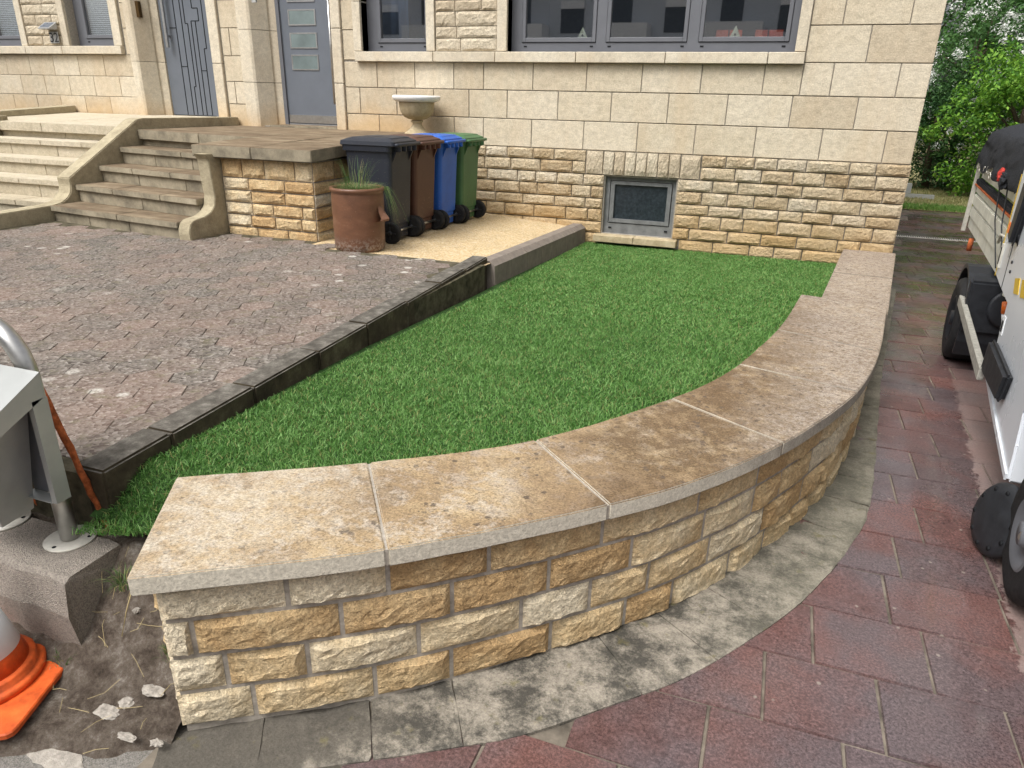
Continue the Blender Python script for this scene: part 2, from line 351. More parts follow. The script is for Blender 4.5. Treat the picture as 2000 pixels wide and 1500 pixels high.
def bm_box(bm, x0, x1, y0, y1, z0, z1):
    vs = [bm.verts.new((x, y, z)) for z in (z0, z1) for y in (y0, y1) for x in (x0, x1)]
    return [bm.faces.new([vs[i] for i in q]) for q in ((0, 2, 3, 1), (4, 5, 7, 6), (0, 1, 5, 4), (2, 6, 7, 3), (0, 4, 6, 2), (1, 3, 7, 5))]
def boxes(name, L, m, parent=None, bevel=0):
    bm = bmesh.new()
    for b in L: bm_box(bm, *b)
    if bevel: bmesh.ops.bevel(bm, geom=list(bm.edges), offset=bevel, segments=1, affect='EDGES')
    return bmobj(name, bm, m, parent)
def box(name, x0, x1, y0, y1, z0, z1, m, parent=None, bevel=0): return boxes(name, [(x0, x1, y0, y1, z0, z1)], m, parent, bevel)
def prism(name, prof, axis, a0, a1, m, parent=None, bevel=0, smooth=False):
    """extrude a 2-D profile: axis 'x' -> profile (y,z); 'y' -> (x,z); 'z' -> (x,y)"""
    def P(p, a): return {'x': (a, p[0], p[1]), 'y': (p[0], a, p[1]), 'z': (p[0], p[1], a)}[axis]
    bm = bmesh.new(); n = len(prof)
    A = [bm.verts.new(P(p, a0)) for p in prof]; B = [bm.verts.new(P(p, a1)) for p in prof]
    bm.faces.new(A); bm.faces.new(B[::-1])
    for i in range(n): bm.faces.new((A[i], A[(i+1) % n], B[(i+1) % n], B[i]))
    bmesh.ops.recalc_face_normals(bm, faces=bm.faces)
    if bevel: bmesh.ops.bevel(bm, geom=list(bm.edges), offset=bevel, segments=2, affect='EDGES', clamp_overlap=True)
    return bmobj(name, bm, m, parent)
def lathe(name, prof, m, parent=None, loc=(0, 0, 0), n=32, flute=0):
    v, f = [], []
    for r, z in prof:
        for k in range(n):
            a = 2*math.pi*k/n; rr = r*(1+(flute*math.cos(a*n/2) if flute and r > .1 else 0)); v.append((loc[0]+rr*math.cos(a), loc[1]+rr*math.sin(a), loc[2]+z))
    for i in range(len(prof)-1):
        for k in range(n): f.append((i*n+k, i*n+(k+1) % n, (i+1)*n+(k+1) % n, (i+1)*n+k))
    f.append(tuple(range(n))[::-1]); f.append(tuple((len(prof)-1)*n+k for k in range(n)))
    return mesh(name, v, f, m, parent, True)
def tubev(pts, r, n=10):
    v, f = [], []; pts = [Vector(p) for p in pts]
    for i, p in enumerate(pts):
        t = (pts[min(i+1, len(pts)-1)]-pts[max(i-1, 0)]).normalized()
        a = t.cross(Vector((.13, .21, .97))); a = a.normalized() if a.length > .1 else t.cross(Vector((1, 0, 0))).normalized(); b = t.cross(a)
        rr = r[i] if isinstance(r, (list, tuple)) else r
        for k in range(n): v.append(p+(a*math.cos(2*math.pi*k/n)+b*math.sin(2*math.pi*k/n))*rr)
    for i in range(len(pts)-1):
        for k in range(n): f.append((i*n+k, i*n+(k+1) % n, (i+1)*n+(k+1) % n, (i+1)*n+k))
    f.append(tuple(range(n))[::-1]); f.append(tuple((len(pts)-1)*n+k for k in range(n)))
    return v, f
def tube(name, pts, r, m, parent=None, n=10):
    v, f = tubev(pts, r, n); return mesh(name, v, f, m, parent, True)
def npmesh(name, V, F4, m, parent=None):
    """fast mesh from numpy arrays, quads"""
    me = bpy.data.meshes.new(name); nv, nf = len(V), len(F4)
    me.vertices.add(nv); me.vertices.foreach_set('co', V.astype(np.float32).ravel())
    me.loops.add(nf*4); me.loops.foreach_set('vertex_index', F4.astype(np.int32).ravel())
    me.polygons.add(nf); me.polygons.foreach_set('loop_start', np.arange(0, nf*4, 4, dtype=np.int32)); me.polygons.foreach_set('loop_total', np.full(nf, 4, dtype=np.int32))
    me.materials.append(m); me.update(calc_edges=True)
    return link(bpy.data.objects.new(name, me), parent)
def catmull(P, n=24):
    P = np.array(P, float); P = np.vstack([2*P[0]-P[1], P, 2*P[-1]-P[-2]]); o = []
    for i in range(1, len(P)-2):
        a, b, c, d_ = P[i-1:i+3]
        for k in range(n):
            t = k/n; o.append(.5*(2*b+(c-a)*t+(2*a-5*b+4*c-d_)*t*t+(3*b-a-3*c+d_)*t**3))
    o.append(P[-2]); return np.array(o)
class Curve:
    def __init__(s, P, off=0, smooth=True):
        c = catmull(P) if smooth else np.array(P, float)
        t = np.gradient(c, axis=0); t /= np.linalg.norm(t, axis=1)[:, None]; s.n = np.c_[t[:, 1], -t[:, 0]]
        s.c = c+s.n*off; s.s = np.r_[0, np.cumsum(np.linalg.norm(np.diff(s.c, axis=0), axis=1))]; s.L = s.s[-1]
    def at(s, x): return np.array([np.interp(x, s.s, s.c[:, 0]), np.interp(x, s.s, s.c[:, 1])])
    def nrm(s, x):
        v = np.array([np.interp(x, s.s, s.n[:, 0]), np.interp(x, s.s, s.n[:, 1])]); return v/np.linalg.norm(v)
    def near(s, p): return s.s[np.argmin(((s.c-np.array(p))**2).sum(1))]

# rock-faced stone: chiselled facets, height over a (u,v) grid
def rock(w, h, nx, ny, rng, depth=.028, base=.006):
    K = 6; pu = rng.uniform(0, w, K); pv = rng.uniform(0, h, K); g = rng.normal(0, .30, (K, 2)); a = rng.uniform(.45, 1.0, K)*depth
    U, V = np.meshgrid(np.linspace(0, w, nx), np.linspace(0, h, ny), indexing='ij')
    U = U+0; V = V+0
    U[1:-1, 1:-1] += rng.uniform(-.3, .3, (nx-2, ny-2))*w/nx; V[1:-1, 1:-1] += rng.uniform(-.3, .3, (nx-2, ny-2))*h/ny
    H = np.full(U.shape, 9.)
    for k in range(K): H = np.minimum(H, a[k]+g[k, 0]*(U-pu[k])+g[k, 1]*(V-pv[k]))
    H = (H-H.min())/max(1e-6, H.max()-H.min()); H = (.12+.88*H)*depth
    H += rng.normal(0, .0017, H.shape)
    e = np.minimum(np.minimum(U, w-U), np.minimum(V, h-V)); fall = np.clip(e/.008, 0, 1)
    H = base+np.clip(H, .003, depth*1.1)*fall
    return U, V, H
def rock_faces(nx, ny):
    f = [(i*ny+j, (i+1)*ny+j, (i+1)*ny+j+1, i*ny+j+1) for i in range(nx-1) for j in range(ny-1)]
    rim = [i*ny for i in range(nx)]+[(nx-1)*ny+j for j in range(1, ny)]+[i*ny+ny-1 for i in range(nx-2, -1, -1)]+[j for j in range(ny-2, 0, -1)]
    return f, rim
def unit_bricks(prefix, count, w, h, m, nx=9, ny=5, depth=.026):
    out = []
    for k in range(count):
        U, V, H = rock(w, h, nx, ny, RNG, depth); f, rim = rock_faces(nx, ny)
        v = [(u/w, -hh, vv/h) for u, vv, hh in zip(U.ravel(), V.ravel(), H.ravel())]; nb = len(v)
        v += [(v[i][0], .03, v[i][2]) for i in rim]; R = len(rim)
        f = list(f)+[(rim[i], nb+i, nb+(i+1) % R, rim[(i+1) % R]) for i in range(R)]
        me = bpy.data.meshes.new(prefix); me.from_pydata(v, [], f); me.materials.append(m); me.update(); out.append(me)
    return out
PLB = unit_bricks('brick', 14, .32, .12, M['plinth'], 11, 6, .021)
LDB = unit_bricks('brick', 8, .30, .12, M['brick'], 10, 6, .024)
PIB = unit_bricks('brick', 8, .30, .12, M['pierbrick'], 10, 6, .019)
def brick_row(parent, x0, x1, z0, z1, lens, y=0, meshes=PLB, joint=.012, name='brick', lead=None):
    x = x0; first = True
    while x < x1-.02:
        L = lead if first and lead else random.uniform(*lens)
        first = False
        if x1-(x+L) < lens[0]*.6: L = x1-x
        fromme(name, random.choice(meshes), parent, (x+joint/2, y, z0+joint/2), (L-joint, random.uniform(.75, 1.15), z1-z0-joint)); x += L
def block_row(parent, joints, z0, z1, m, y0=0, depth=.04, gap=.010, name='stone_block'):
    for a, b in zip(joints[:-1], joints[1:]):
        box(name, a+gap/2, b-gap/2, y0+random.uniform(-.0015, .0015), y0+depth, z0+gap/2, z1-gap/2, m, parent, .003)

# ------------------------------------------------------------------ ground
S = -.355                                   # street and driveway level
def zcop(y): return .05-.03*y               # coping slopes up towards the street
def zlawn(x, y):
    t = np.clip((-6.36-np.asarray(y, float))/.26, 0, 1)*np.clip((-1.55-np.asarray(x, float))/.2, 0, 1)
    k = np.clip((-1.5-np.asarray(x, float))/.5, 0, 1)*np.clip((-3.2-np.asarray(y, float))/2, 0, 1)
    return -.085-.038*np.asarray(y, float)-.12*t*t*(3-2*t)+.03*k
gnd = mesh('pavement', [(-60, -60, S-.012), (60, -60, S-.012), (60, 80, S-.012), (-60, 80, S-.012)], [(0, 1, 2, 3)], M['pavement']); tag(gnd, kind='structure')

IN = [(-1.773, -6.507), (-1.24, -6.148), (-.752, -5.721), (-.325, -5.046), (-.113, -4.552), (.017, -4.041), (.15, -3.372), (.271, -2.426)]
OUT = [(-1.471, -6.994), (-.907, -6.606), (-.37, -6.101), (-.093, -5.767), (.163, -5.349), (.399, -4.83), (.543, -4.396), (.682, -3.719), (.85, -2.516)]
CI, CO = Curve(IN), Curve(OUT)
HAUNCH = [(-1.42, -7.115), (-1.081, -6.926), (-.657, -6.671), (-.483, -6.553), (-.267, -6.35), (-.04, -6.121), (.216, -5.752), (.365, -5.477), (.531, -5.079), (.648, -4.639), (.781, -3.589), (.91, -2.559), (1.33, .3)]
CH = Curve(HAUNCH)
# driveway: bedding sheet + pavers
db = mesh('driveway', [(-1.5, -9.5, S-.008), (6.5, -9.5, S-.008), (6.5, 7.3, S-.008), (-1.5, 7.3, S-.008)], [(0, 1, 2, 3)], M['drivejoint']); tag(db, kind='structure')
def paver_mesh():
    bm = bmesh.new(); bm_box(bm, -.5, .5, -.5, .5, -.03, 0); bm.verts.ensure_lookup_table()
    top = [e for e in bm.edges if all(v.co.z > -.01 for v in e.verts)]
    bmesh.ops.bevel(bm, geom=top, offset=.009, segments=1, affect='EDGES')
    me = bpy.data.meshes.new('paver'); bm.to_mesh(me); bm.free(); me.materials.append(M['drive']); return me
PAV = paver_mesh(); rest = []; cand = []
row = 0; y = -8.5; rr = random.Random(3)
while y < 7.2:
    dy = .325 if y < -3.5 else .26
    x = -1.6+(row % 2)*.19+rr.uniform(-.05, .05)
    while x < 5.2:
        Lp = rr.choice([.36, .38, .40, .42]); cx, cy = x+Lp/2, y+dy/2
        hy = CH.at(CH.near((cx, cy))); nn = CH.nrm(CH.near((cx, cy)))
        outside = ((cx-hy[0])*nn[0]+(cy-hy[1])*nn[1]) > -.16
        if outside and not (cy > .1 and cx < 1.3) and cx > -1.25+(-7-cy)*.2: cand.append((cx, cy, Lp, dy))
        x += Lp
    y += dy; row += 1
# in view: rough frustum test in plan, nearest first
vis = [c for c in cand if c[0] < 1.3+max(0, (c[1]+5))*.32+.25 and c[1] > -7.3]
vis.sort(key=lambda c: c[0]**2+(c[1]+8.1)**2); near = vis[:290]; ns = set(near)
for cx, cy, Lp, dy in near:
    fromme('paver', PAV, db, (cx, cy, S+rr.uniform(-.0025, .0025)), (Lp-.008, dy-.008, 1), (rr.uniform(-.006, .006), rr.uniform(-.006, .006), rr.uniform(-.006, .006)))
bm = bmesh.new()
for c in cand:
    if c not in ns:
        cx, cy, Lp, dy = c; bm_box(bm, cx-Lp/2+.005, cx+Lp/2-.005, cy-dy/2+.005, cy+dy/2-.005, S-.03, S+rr.uniform(-.002, .002))
tag(bmobj('far_pavers', bm, M['drivefar'], db), 'further red pavers of the driveway', kind='stuff')
box('drain_channel', 1.2, 6.0, 3.95, 4.07, S-.03, S+.006, M['galv'], db)
boxes('drain_slots', [(1.25+.03*k, 1.265+.03*k, 3.97, 4.05, S+.004, S+.0085) for k in range(110)], M['dark'], db)

# mortar strip round the wall foot, made of edging stones
hz = thing('wall_footing_strip', (-.4, -6.4, S), 'grey mortar-smeared stone strip curving along the foot of the garden wall', 'footing')
s = 0.0; rr = random.Random(5)
CW0 = Curve(OUT, .0)
while s < CH.L-.05:
    L = rr.uniform(.24, .34); e = min(s+L, CH.L); v, f = [], []; nseg = 5; prof_w = []
    for i in range(nseg+1):
        q = s+(e-s-.003)*i/nseg; o = CH.at(q); n_ = CH.nrm(q)
        k = CW0.near(o); wpt = CW0.at(k); wd = min(.34, max(.12, np.linalg.norm(o-wpt)+.10))
        for t, zz in ((0, S-.04), (0, S+.004), (.035, S+.007), (.45, S+.006), (.75, S+.004), (1.0, S+.003), (1.0, S-.04)):
            p = o-n_*wd*t; j = rr.uniform(-.004, .004); v.append((p[0]+j, p[1]+j, zz+(rr.uniform(-.004, .004) if .02 < t < 1 else 0)))
    m_ = 7
    for i in range(nseg):
        for j in range(m_-1): f.append((i*m_+j, (i+1)*m_+j, (i+1)*m_+j+1, i*m_+j+1))
    f.append(tuple(range(m_))); f.append(tuple(nseg*m_+j for j in range(m_))[::-1])
    mesh('edging_stone', v, f, M['haunch'], hz); s = e

# bare soil left of the wall
nx, ny = 60, 36; X = np.linspace(-3.6, -1.46, nx); Y = np.linspace(-7.22, -6.4, ny); v = []
from mathutils import noise as mn
for x in X:
    for y in Y:
        t = min(1, max(0, (y+6.98)/.42)); t = t*t*(3-2*t)
        edge = y+7.17-.42*(x+1.93)+.03*mn.noise(Vector((x*7, y*7, 0))); v.append((x, y, -.328+.32*t+.026*mn.fractal(Vector((x*11, y*11, 3)), 1, 2, 5)*(1 if t > .02 else .5)-max(0, .05-edge)*.6))
f = [(i*ny+j, (i+1)*ny+j, (i+1)*ny+j+1, i*ny+j+1) for i in range(nx-1) for j in range(ny-1)]
tag(mesh('soil_patch', v, f, M['dirt'], smooth=True), kind='structure')

# lawn: soil sheet + turf
inner = [tuple(CI.at(q)) for q in np.linspace(0, CI.L, 24)]
LAWN = [(-2.05, -6.72)]+[(-1.80, -6.6)]+[(p[0]+.06, p[1]-.06) for p in inner]+[(.42, -2.3), (.82, .0), (-2.02, 0), (-2.03, -2.7)]
SOILP = [(-2.1, -6.6), (-1.85, -6.55)]+[(p[0]+.12, p[1]-.1) for p in inner]+[(.5, -2.3), (.9, .02), (-2.1, .02)]
def lawn_sheet():      # strips from the kerb to the wall, following the fall of the ground
    xe = Curve([(p[0]+.10, p[1]) for p in inner]+[(.5, -2.3), (.9, .02)], smooth=False).c; vs, fs = [], []; NX = 14; ys = np.concatenate([np.linspace(-6.6, -6.0, 9), np.linspace(-5.8, .02, 26)])
    for y in ys:
        x1 = float(np.interp(y, xe[:, 1], xe[:, 0]))
        for x in np.linspace(-2.1, x1, NX): vs.append((x, y, float(zlawn(x, y))-.01))
    for i in range(len(ys)-1):
        for j in range(NX-1): fs.append((i*NX+j, i*NX+j+1, (i+1)*NX+j+1, (i+1)*NX+j))
    return mesh('lawn', vs, fs, M['soil'], None, True)
tag(lawn_sheet(), kind='structure')
def inpoly(P, poly):
    x, y = P[:, 0], P[:, 1]; r = np.zeros(len(P), bool); n = len(poly)
    for i in range(n):
        x1, y1 = poly[i]; x2, y2 = poly[(i+1) % n]
        c = ((y1 > y) != (y2 > y)); r ^= c & (x < (x2-x1)*(y-y1)/((y2-y1) if y2 != y1 else 1e-9)+x1)
    return r
def blades(P, z, hgt, wid, lean, rng):
    n = len(P); a = rng.uniform(0, 2*np.pi, n); b = rng.uniform(0, 2*np.pi, n); h = hgt*rng.uniform(.55, 1.3, n); w_ = wid*rng.uniform(.7, 1.3, n)
    dx, dy = np.cos(a)*w_/2, np.sin(a)*w_/2; ln = lean*rng.uniform(.1, 1.3, n)*h; lx, ly = np.cos(b)*ln, np.sin(b)*ln
    V = np.empty((n, 6, 3))
    for k, (t, ww) in enumerate(((0, 1.), (.55, .85), (1., .18))):
        X = P[:, 0]+lx*t*t; Y = P[:, 1]+ly*t*t; Z = z+h*(t-.22*lean*t*t)
        V[:, 2*k] = np.c_[X-dx*ww, Y-dy*ww, Z]; V[:, 2*k+1] = np.c_[X+dx*ww, Y+dy*ww, Z]
    base = (np.arange(n)*6)[:, None, None]; F = base+np.array([[0, 1, 3, 2], [2, 3, 5, 4]])[None]
    return V.reshape(-1, 3), F.reshape(-1, 4)
def scatter(poly, dens, rng):
    P = np.array(poly); lo, hi = P.min(0), P.max(0); n = int(dens*np.prod(hi-lo)); Q = lo+(hi-lo)*rng.random((n, 2)); return Q[inpoly(Q, poly)]
Q = scatter(LAWN, 30000, RNG); keep = RNG.random(len(Q)) < np.clip(.5+(-Q[:, 1]-3.0)*.15, .5, 1); Q = Q[keep]
hh = np.where(Q[:, 1] < -5, .020, .019)*(1+.25*np.sin(Q[:, 0]*7+Q[:, 1]*3)*np.sin(Q[:, 1]*5))
V, F = blades(Q, zlawn(Q[:, 0], Q[:, 1])-.008, hh, np.where(Q[:, 1] > -3.5, .0052, .0034), 1.0, RNG)
tag(npmesh('turf_grass', V, F, M['grass']), 'short green turf filling the bed inside the curved wall', 'grass', kind='stuff')

# ------------------------------------------------------------------ garden wall
gw = thing('garden_wall', (-.3, -5.9, S), 'low curved sandstone garden wall with broad weathered coping slabs', 'wall')
CW = Curve(OUT, -.05)          # wall face
wl = np.linspace(.062, CW.L, 60); CWo = Curve(OUT, -.0525); core_o = [tuple(CWo.at(q*CWo.L/CW.L)) for q in wl]
CIo = Curve(IN, .06); core_i = [tuple(CIo.at(q)) for q in np.linspace(.075, CIo.L, 60)]
v, f = [], []
for (a, b) in zip(core_o, core_i):
    ea = zcop(a[1])-.062; eb = zcop(b[1])-.062; v += [(a[0], a[1], -.6), (a[0], a[1], ea), (b[0], b[1], eb), (b[0], b[1], -.6)]
for i in range(59):
    for j in range(4): f.append((i*4+j, (i+1)*4+j, (i+1)*4+(j+1) % 4, i*4+(j+1) % 4))
f += [(0, 1, 2, 3), (236, 239, 238, 237)]
mesh('mortar_core', v, f, M['mortar'], gw)
JO = [[.055, .396, .687, 1.01, 1.429, 1.879, 2.26], [.055, .126, .542, .886, 1.228, 1.562, 1.93], [.055, .2, .434, .774, 1.129, 1.398, 1.655], [.055, .264, .629, .881, 1.246, 1.559, 1.794]]
CHS = .132
for k in range(4):
    js = list(JO[k])
    while js[-1] < CW.L-.2: js.append(js[-1]+RNG.uniform(.22, .40))
    js[-1] = CW.L
    for a, b in zip(js[:-1], js[1:]):
        g = .015; a2, b2 = a+g/2, b-g/2
        if a == .055: a2 = a-.004
        nxx = max(8, int((b-a)*42)); nyy = 8; U, V_, H = rock(b2-a2, CHS-g, nxx, nyy, RNG, .023, .003); ff, rim = rock_faces(nxx, nyy); vv = []
        for u, w_, h_ in zip(U.ravel(), V_.ravel(), H.ravel()):
            q = a2+u; p = CW.at(q)+CW.nrm(q)*(h_-.004)+(np.array([-.83, .55])*0 if q >= 0 else (CW.at(0)-CW.at(.1))/.1*(-q))
            vv.append((p[0], p[1], zcop(p[1])-.064-CHS*(k+1)+g/2+w_))
        nb = len(vv)
        for i in rim:
            q = min(max(a2, 0), CW.L); p = CW.at(q); n_ = CW.nrm(a2+U.ravel()[i]); vv.append((vv[i][0]-n_[0]*.04, vv[i][1]-n_[1]*.04, vv[i][2]))
        R = len(rim); ff = list(ff)+[(rim[i], nb+i, nb+(i+1) % R, rim[(i+1) % R]) for i in range(R)]
        mesh('brick', vv, ff, M['brick'], gw)
# end bricks (left end of the wall)
e0, e1 = np.array(core_o[0]), np.array(core_i[0]); tdir = (e1-e0)/np.linalg.norm(e1-e0); LEN = np.linalg.norm(e1-e0); nout = np.array([-tdir[1], tdir[0]])
GB = unit_bricks('brick', 3, .3, .12, M['brick'], 9, 6, .03)
for k in range(4):
    for (a, b) in (((.0, .3), (.3, LEN)) if k % 2 else ((.0, .17), (.17, LEN))):
        p = e0+tdir*a; zz = zcop(p[1])-.064-CHS*(k+1)
        # local +x runs along tdir reversed so that the rock face (-y) points outwards
        st = e0+tdir*(b-.008); ang = math.atan2(-tdir[1], -tdir[0])
        fromme('brick', random.choice(GB), gw, (st[0], st[1], zz+.008), (b-a-.016, 1, CHS-.016), (0, 0, ang))
# coping slabs
def coping_stone(i0, i1, o0, o1, zf, th=.062):
    n = 10; g = .004; to = [tuple(CO.at(q)) for q in np.linspace(o0+g, o1-g, n)]; ti = [tuple(CI.at(q)) for q in np.linspace(i0+g, i1-g, n)]
    bm = bmesh.new(); cols = []
    for t in range(n):
        r = []
        for k in range(5):
            p = np.array(to[t])*(1-k/4)+np.array(ti[t])*k/4; r.append(bm.verts.new((p[0], p[1], zf(p[1])+RNG.uniform(-.0012, .0012))))
        cols.append(r)
    fs = [bm.faces.new((cols[t][k], cols[t+1][k], cols[t+1][k+1], cols[t][k+1])) for t in range(n-1) for k in range(4)]
    bmesh.ops.recalc_face_normals(bm, faces=bm.faces)
    if fs[0].normal.z < 0: bmesh.ops.reverse_faces(bm, faces=bm.faces)
    ret = bmesh.ops.extrude_face_region(bm, geom=fs); nv = [x for x in ret['geom'] if isinstance(x, bmesh.types.BMVert)]
    for x in nv: x.co.z -= th
    bmesh.ops.recalc_face_normals(bm, faces=bm.faces)
    ed = [e for e in bm.edges if e.calc_face_angle(0) > .6]
    bmesh.ops.bevel(bm, geom=ed, offset=.0045, segments=2, affect='EDGES')
    bmobj('coping_stone', bm, M['coping'], gw)
jI = [0]+[CI.near(p) for p in ((-1.24, -6.148), (-.752, -5.721), (-.325, -5.046), (-.06, -4.38), (.12, -3.55))]+[CI.L]
jO = [0]+[CO.near(p) for p in ((-.907, -6.606), (-.37, -6.101), (.163, -5.349), (.49, -4.57), (.67, -3.80))]+[CO.L]
for k in range(6): coping_stone(jI[k], jI[k+1], jO[k], jO[k+1], zcop)
# joints of the coping: pale grout a little below the top
for k in range(1, 6):
    a, b = CO.at(jO[k]), CI.at(jI[k]); t = (b-a)/np.linalg.norm(b-a); nr = np.array([-t[1], t[0]])*.0045; a = a+t*.004; b = b-t*.004
    pts = [a+nr, a-nr, b-nr, b+nr]
    mesh('joint', [(p[0], p[1], zcop(p[1])-.006) for p in pts]+[(p[0], p[1], zcop(p[1])-.06) for p in pts], [(0, 1, 2, 3), (0, 4, 5, 1), (2, 6, 7, 3), (1, 5, 6, 2), (3, 7, 4, 0)], M['mortar' if k < 3 else 'oldjoint'], gw)
# straight end section against the house, one step lower
FS = [(.40, -2.47), (.86, -2.56), (1.20, -.03), (.71, -.03)]
def quadslab(name, q, z0s, th, m, parent, bev=.005):
    bm = bmesh.new(); T = [bm.verts.new((x, y, z)) for (x, y), z in zip(q, z0s)]; B = [bm.verts.new((x, y, z-th)) for (x, y), z in zip(q, z0s)]
    bm.faces.new(T); bm.faces.new(B[::-1])
    for i in range(4): bm.faces.new((T[i], B[i], B[(i+1) % 4], T[(i+1) % 4]))
    bmesh.ops.recalc_face_normals(bm, faces=bm.faces)
    if bev: bmesh.ops.bevel(bm, geom=list(bm.edges), offset=bev, segments=2, affect='EDGES')
    return bmobj(name, bm, m, parent)
mid = lambda a, b, t: (a[0]*(1-t)+b[0]*t, a[1]*(1-t)+b[1]*t)
zfar = .075
quadslab('coping_stone', [FS[0], FS[1], mid(FS[1], FS[2], .497), mid(FS[0], FS[3], .497)], [zfar]*4, .06, M['coping'], gw)
quadslab('coping_stone', [mid(FS[0], FS[3], .503), mid(FS[1], FS[2], .503), FS[2], FS[3]], [zfar]*4, .06, M['coping'], gw)
quadslab('mortar_core', [(.46, -2.43), (.80, -2.5), (1.13, -.05), (.78, -.05)], [zfar-.061]*4, .5, M['mortar'], gw, 0)

# ------------------------------------------------------------------ kerb, terrace, pebble path
kb = thing('concrete_kerb', (-2.1, -4.7, .05), 'dark mossy concrete kerb between the hexagonal paving and the lawn', 'kerb')
ky = [-6.565, -6.24, -5.74, -5.22, -4.72, -4.2, -3.68, -3.2, -2.72]
kx = lambda y: -2.03-.035*(y+6.7)
for a, b in zip(ky[:-1], ky[1:]):
    dz = random.uniform(-.004, .004); a2, b2 = a+.003, b-.003; dx = random.uniform(-.003, .003); ze = .238+dz
    quadslab('kerb_stone', [(kx(a2)-.135+dx, a2), (kx(a2)+dx, a2), (kx(b2)+dx, b2), (kx(b2)-.135+dx, b2)], [ze, ze, ze+.004, ze+.004], .36, M['kerb'], kb, .009)
tb = boxes('terrace_paving', [(-13, -2.12, -6.57, -2.90, -.5, .212), (-13, -3.84, -2.90, -1.4, -.5, .212)], M['joint_sand']); tag(tb, kind='structure')
R6 = .1155
def hexme(m):
    bm = bmesh.new(); r = R6-.0016
    T = [bm.verts.new((r*math.cos(math.pi/3*k), r*math.sin(math.pi/3*k), 0)) for k in range(6)]; B = [bm.verts.new((v.co.x, v.co.y, -.03)) for v in T]
    bm.faces.new(T)
    for k in range(6): bm.faces.new((T[k], B[k], B[(k+1) % 6], T[(k+1) % 6]))
    bmesh.ops.bevel(bm, geom=[e for e in bm.edges if all(v.co.z > -.01 for v in e.verts)], offset=.0025, segments=1, affect='EDGES')
    me = bpy.data.meshes.new('hexagonal_paver'); bm.to_mesh(me); bm.free(); me.materials.append(m); return me
HX = hexme(M['hex']); cand = []
for i in range(0, 70):
    for j in range(0, 50):
        x = -2.27-i*R6*1.5; y = -6.6+j*R6*math.sqrt(3)+(R6*math.sqrt(3)/2 if i % 2 else 0)
        if x < kx(y)-.13 and y > -6.50 and y < (-3.05 if x < -4.78 else -2.72 if x < -3.62 else -2.95) and x > -2.0*(y+8.1)-.6:
            if not (x < -6.7 and y > -3.7): cand.append((x, y))
cand.sort(key=lambda c: c[0]**2+(c[1]+8.1)**2)
# the ones hidden behind the litter bin and outside the frame stay in the joined far part
inview = [c for c in cand if c[0] > -1.52*(c[1]+8.1)-.1]; near = inview[:295]; ns = set(near); rr = random.Random(2)
for x, y in near: fromme('paver', HX, tb, (x, y, .2165+rr.uniform(-.0012, .0012)), (1, 1, 1), (rr.uniform(-.006, .006), rr.uniform(-.006, .006), math.pi/3*rr.randint(0, 5)))
vv, ff = [], []
hv = [tuple(v.co) for v in HX.vertices]; hf = [tuple(p.vertices) for p in HX.polygons]
for c in cand:
    if c not in ns:
        b = len(vv); dz = rr.uniform(-.003, .003); vv += [(c[0]+p[0], c[1]+p[1], .2165+dz*.4+p[2]) for p in hv]; ff += [tuple(b+i for i in p) for p in hf]
tag(mesh('far_pavers', vv, ff, M['hexfar'], tb), 'further hexagonal pavers near the steps', kind='stuff')
def zgrav(x, y):
    u = min(1, max(0, (x+3.8)/1.6)); w_ = min(1, max(0, (y+2.85)/2.85))
    return (.205*(1-u)+.19*u)*(1-w_)+(.185*(1-u)+.075*u)*w_
nx, ny = 24, 36; vv = []
for i in range(nx):
    for j in range(ny):
        x = -3.86+1.72*i/(nx-1); y = -2.905+2.915*j/(ny-1); vv.append((x, y, zgrav(x, y)+.004))
ff = [(i*ny+j, (i+1)*ny+j, (i+1)*ny+j+1, i*ny+j+1) for i in range(nx-1) for j in range(ny-1)]
tag(mesh('pebble_path', vv, ff, M['pebble'], smooth=True), kind='structure')
ed = thing('bed_edging', (-2.12, -1.4, .05), 'taupe edging tiles with a sloping face between the pebble path and the lawn', 'edging')
N = 7
for k in range(N):
    y0, y1 = -2.72+2.69*k/N+.004, -2.72+2.69*(k+1)/N-.004; bm = bmesh.new(); rings = []
    for y in (y0, y1):
        t = (y+2.72)/2.7; xo = -2.26+.07*t; zt = .205-.085*t
        rings.append([bm.verts.new((xo+a, y, zt+b)) for a, b in ((0, -.3), (0, -.008), (.008, 0), (.105, 0), (.155, -.04), (.165, -.3))])
    bm.faces.new(rings[0]); bm.faces.new(rings[1][::-1])
    for i in range(6): bm.faces.new((rings[0][i], rings[1][i], rings[1][(i+1) % 6], rings[0][(i+1) % 6]))
    bmobj('edging_stone', bm, M['edging'], ed)
    if k: 
        t = (y0+2.72)/2.7; xo = -2.26+.07*t; zt = .205-.085*t
        prism('joint', [(xo+a, zt+b) for a, b in ((0.003, -.25), (.003, -.01), (.012, -.002), (.104, -.002), (.152, -.042), (.16, -.25))], 'y', y0-.0075, y0-.0005, M['grout'], ed)

